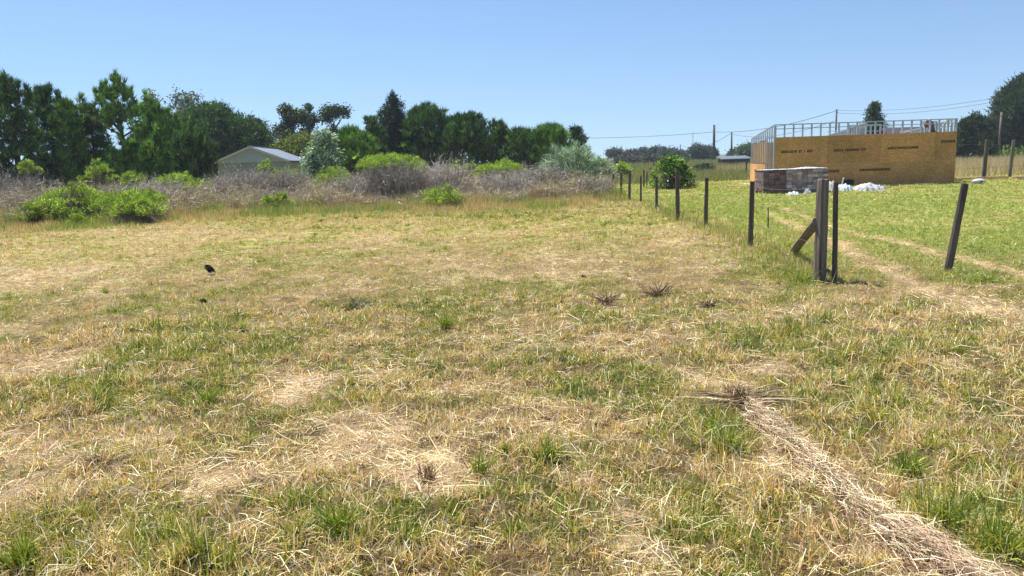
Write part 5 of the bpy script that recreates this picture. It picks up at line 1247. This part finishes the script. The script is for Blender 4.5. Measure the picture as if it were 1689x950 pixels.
# ------------------------------------------------------------------ power poles and lines
def pole(label, px, top, Y, r_=.13, arm=False, name='power_pole', m='post', group='power poles', lean=0):
    p = atd(px, top, Y); h = float(p[2]); rt = empty(name, (float(p[0]), Y, -.1), label, 'pole', group)
    bm = bmesh.new(); tube(bm, [(0, 0, 0), (lean * h, 0, h + .1)], [r_, r_ * .75], 10); bm_obj('shaft', bm, M[m], rt, True)
    bm = bmesh.new(); bar(bm, (lean * h - (.5 if arm else .12), -.14, h - .35), (lean * h + (.5 if arm else .12), -.14, h - .35), .09, .09); bm_obj('crossarm', bm, M[m], rt)
    return Vector((float(p[0]), Y, h - .2))
A1 = pole('thickest power pole beyond the far trees', 1178, 206, 158, .30)
A2 = pole('thinner power pole right of the thickest one', 1207, 218, 215, .28)
A3 = pole('small distant power pole behind the far trees', 1122, 238, 380, .30)
A4 = pole('power pole rising from behind the steel framed building', 1380, 180, 118, .16)
A5 = pole('grey power pole in front of the giant dark tree', 1652, 185, 93, .15, True, m='post_pale')
A6 = pole('power pole beyond the right edge of the picture', 1800, 128, 88, .15)
def mast():
    p = atd(1143, 217, 420); h = float(p[2]); bm = bmesh.new(); rt = empty('radio_mast', (float(p[0]), 420, 0), 'thin lattice radio mast far away left of the power poles', 'mast')
    for k in range(3):
        a = k * 2.094; bar(bm, (math.cos(a) * .25, math.sin(a) * .25, 0), (math.cos(a) * .25, math.sin(a) * .25, h), .06)
    for i in range(int(h / .7)):
        for k in range(3):
            a = k * 2.094; c = (k + 1) * 2.094; bar(bm, (math.cos(a) * .25, math.sin(a) * .25, i * .7), (math.cos(c) * .25, math.sin(c) * .25, i * .7 + .7), .035)
    bm_obj('lattice', bm, M['steel'], rt)
mast()
def cable(label, a, b, sag, r_):
    a = Vector(a); b = Vector(b); bm = bmesh.new(); pts = []
    for i in range(25):
        t = i / 24; p = (b - a) * t; p.z -= sag * 4 * t * (1 - t); pts.append(p)
    tube(bm, pts, r_, 5); o = bm_obj('power_line', bm, M['wire'], None, True); o.location = a; tag(o, label, 'cable', 'overhead power lines')
PL = Vector(atd(880, 226, 175))
cable('power line running left from the thickest pole over the pine belt', A1 + Vector((0, 0, -1.2)), PL, .6, .045)
cable('power line from the thickest pole to the pole behind the building', A1 + Vector((0, 0, -1.2)), A4, 1.0, .04)
cable('sagging power line from the thinner pole to the small distant one', A2, A3, 2.6, .06)
cable('power line from the thinner pole towards the steel frame', A2 + Vector((0, 0, -.3)), A4 + Vector((0, 0, -1.5)), 1.5, .04)
cable('upper power line climbing right from the pole behind the building', A4 + Vector((0, 0, .05)), A6 + Vector((0, 0, .25)), 1.2, .028)
cable('lower power line climbing right from the pole behind the building', A4 + Vector((0, 0, -.35)), A6, 1.4, .028)

# ------------------------------------------------------------------ the air
bm = bmesh.new(); box(bm, (0, 330, 9.5), (900, 1000, 25)); hz = bm_obj('haze', bm, None)
hm = bpy.data.materials.new('haze'); hm.use_nodes = True; t = hm.node_tree; t.nodes.remove(t.nodes['Principled BSDF'])
pv = t.nodes.new('ShaderNodeVolumePrincipled'); pv.inputs['Color'].default_value = (.72, .83, 1, 1); pv.inputs['Density'].default_value = .0004; pv.inputs['Anisotropy'].default_value = 0
t.links.new(pv.outputs[0], t.nodes['Material Output'].inputs['Volume']); hz.data.materials.clear(); hz.data.materials.append(hm)
tag(hz, 'pale even summer haze', None, None, 'stuff')
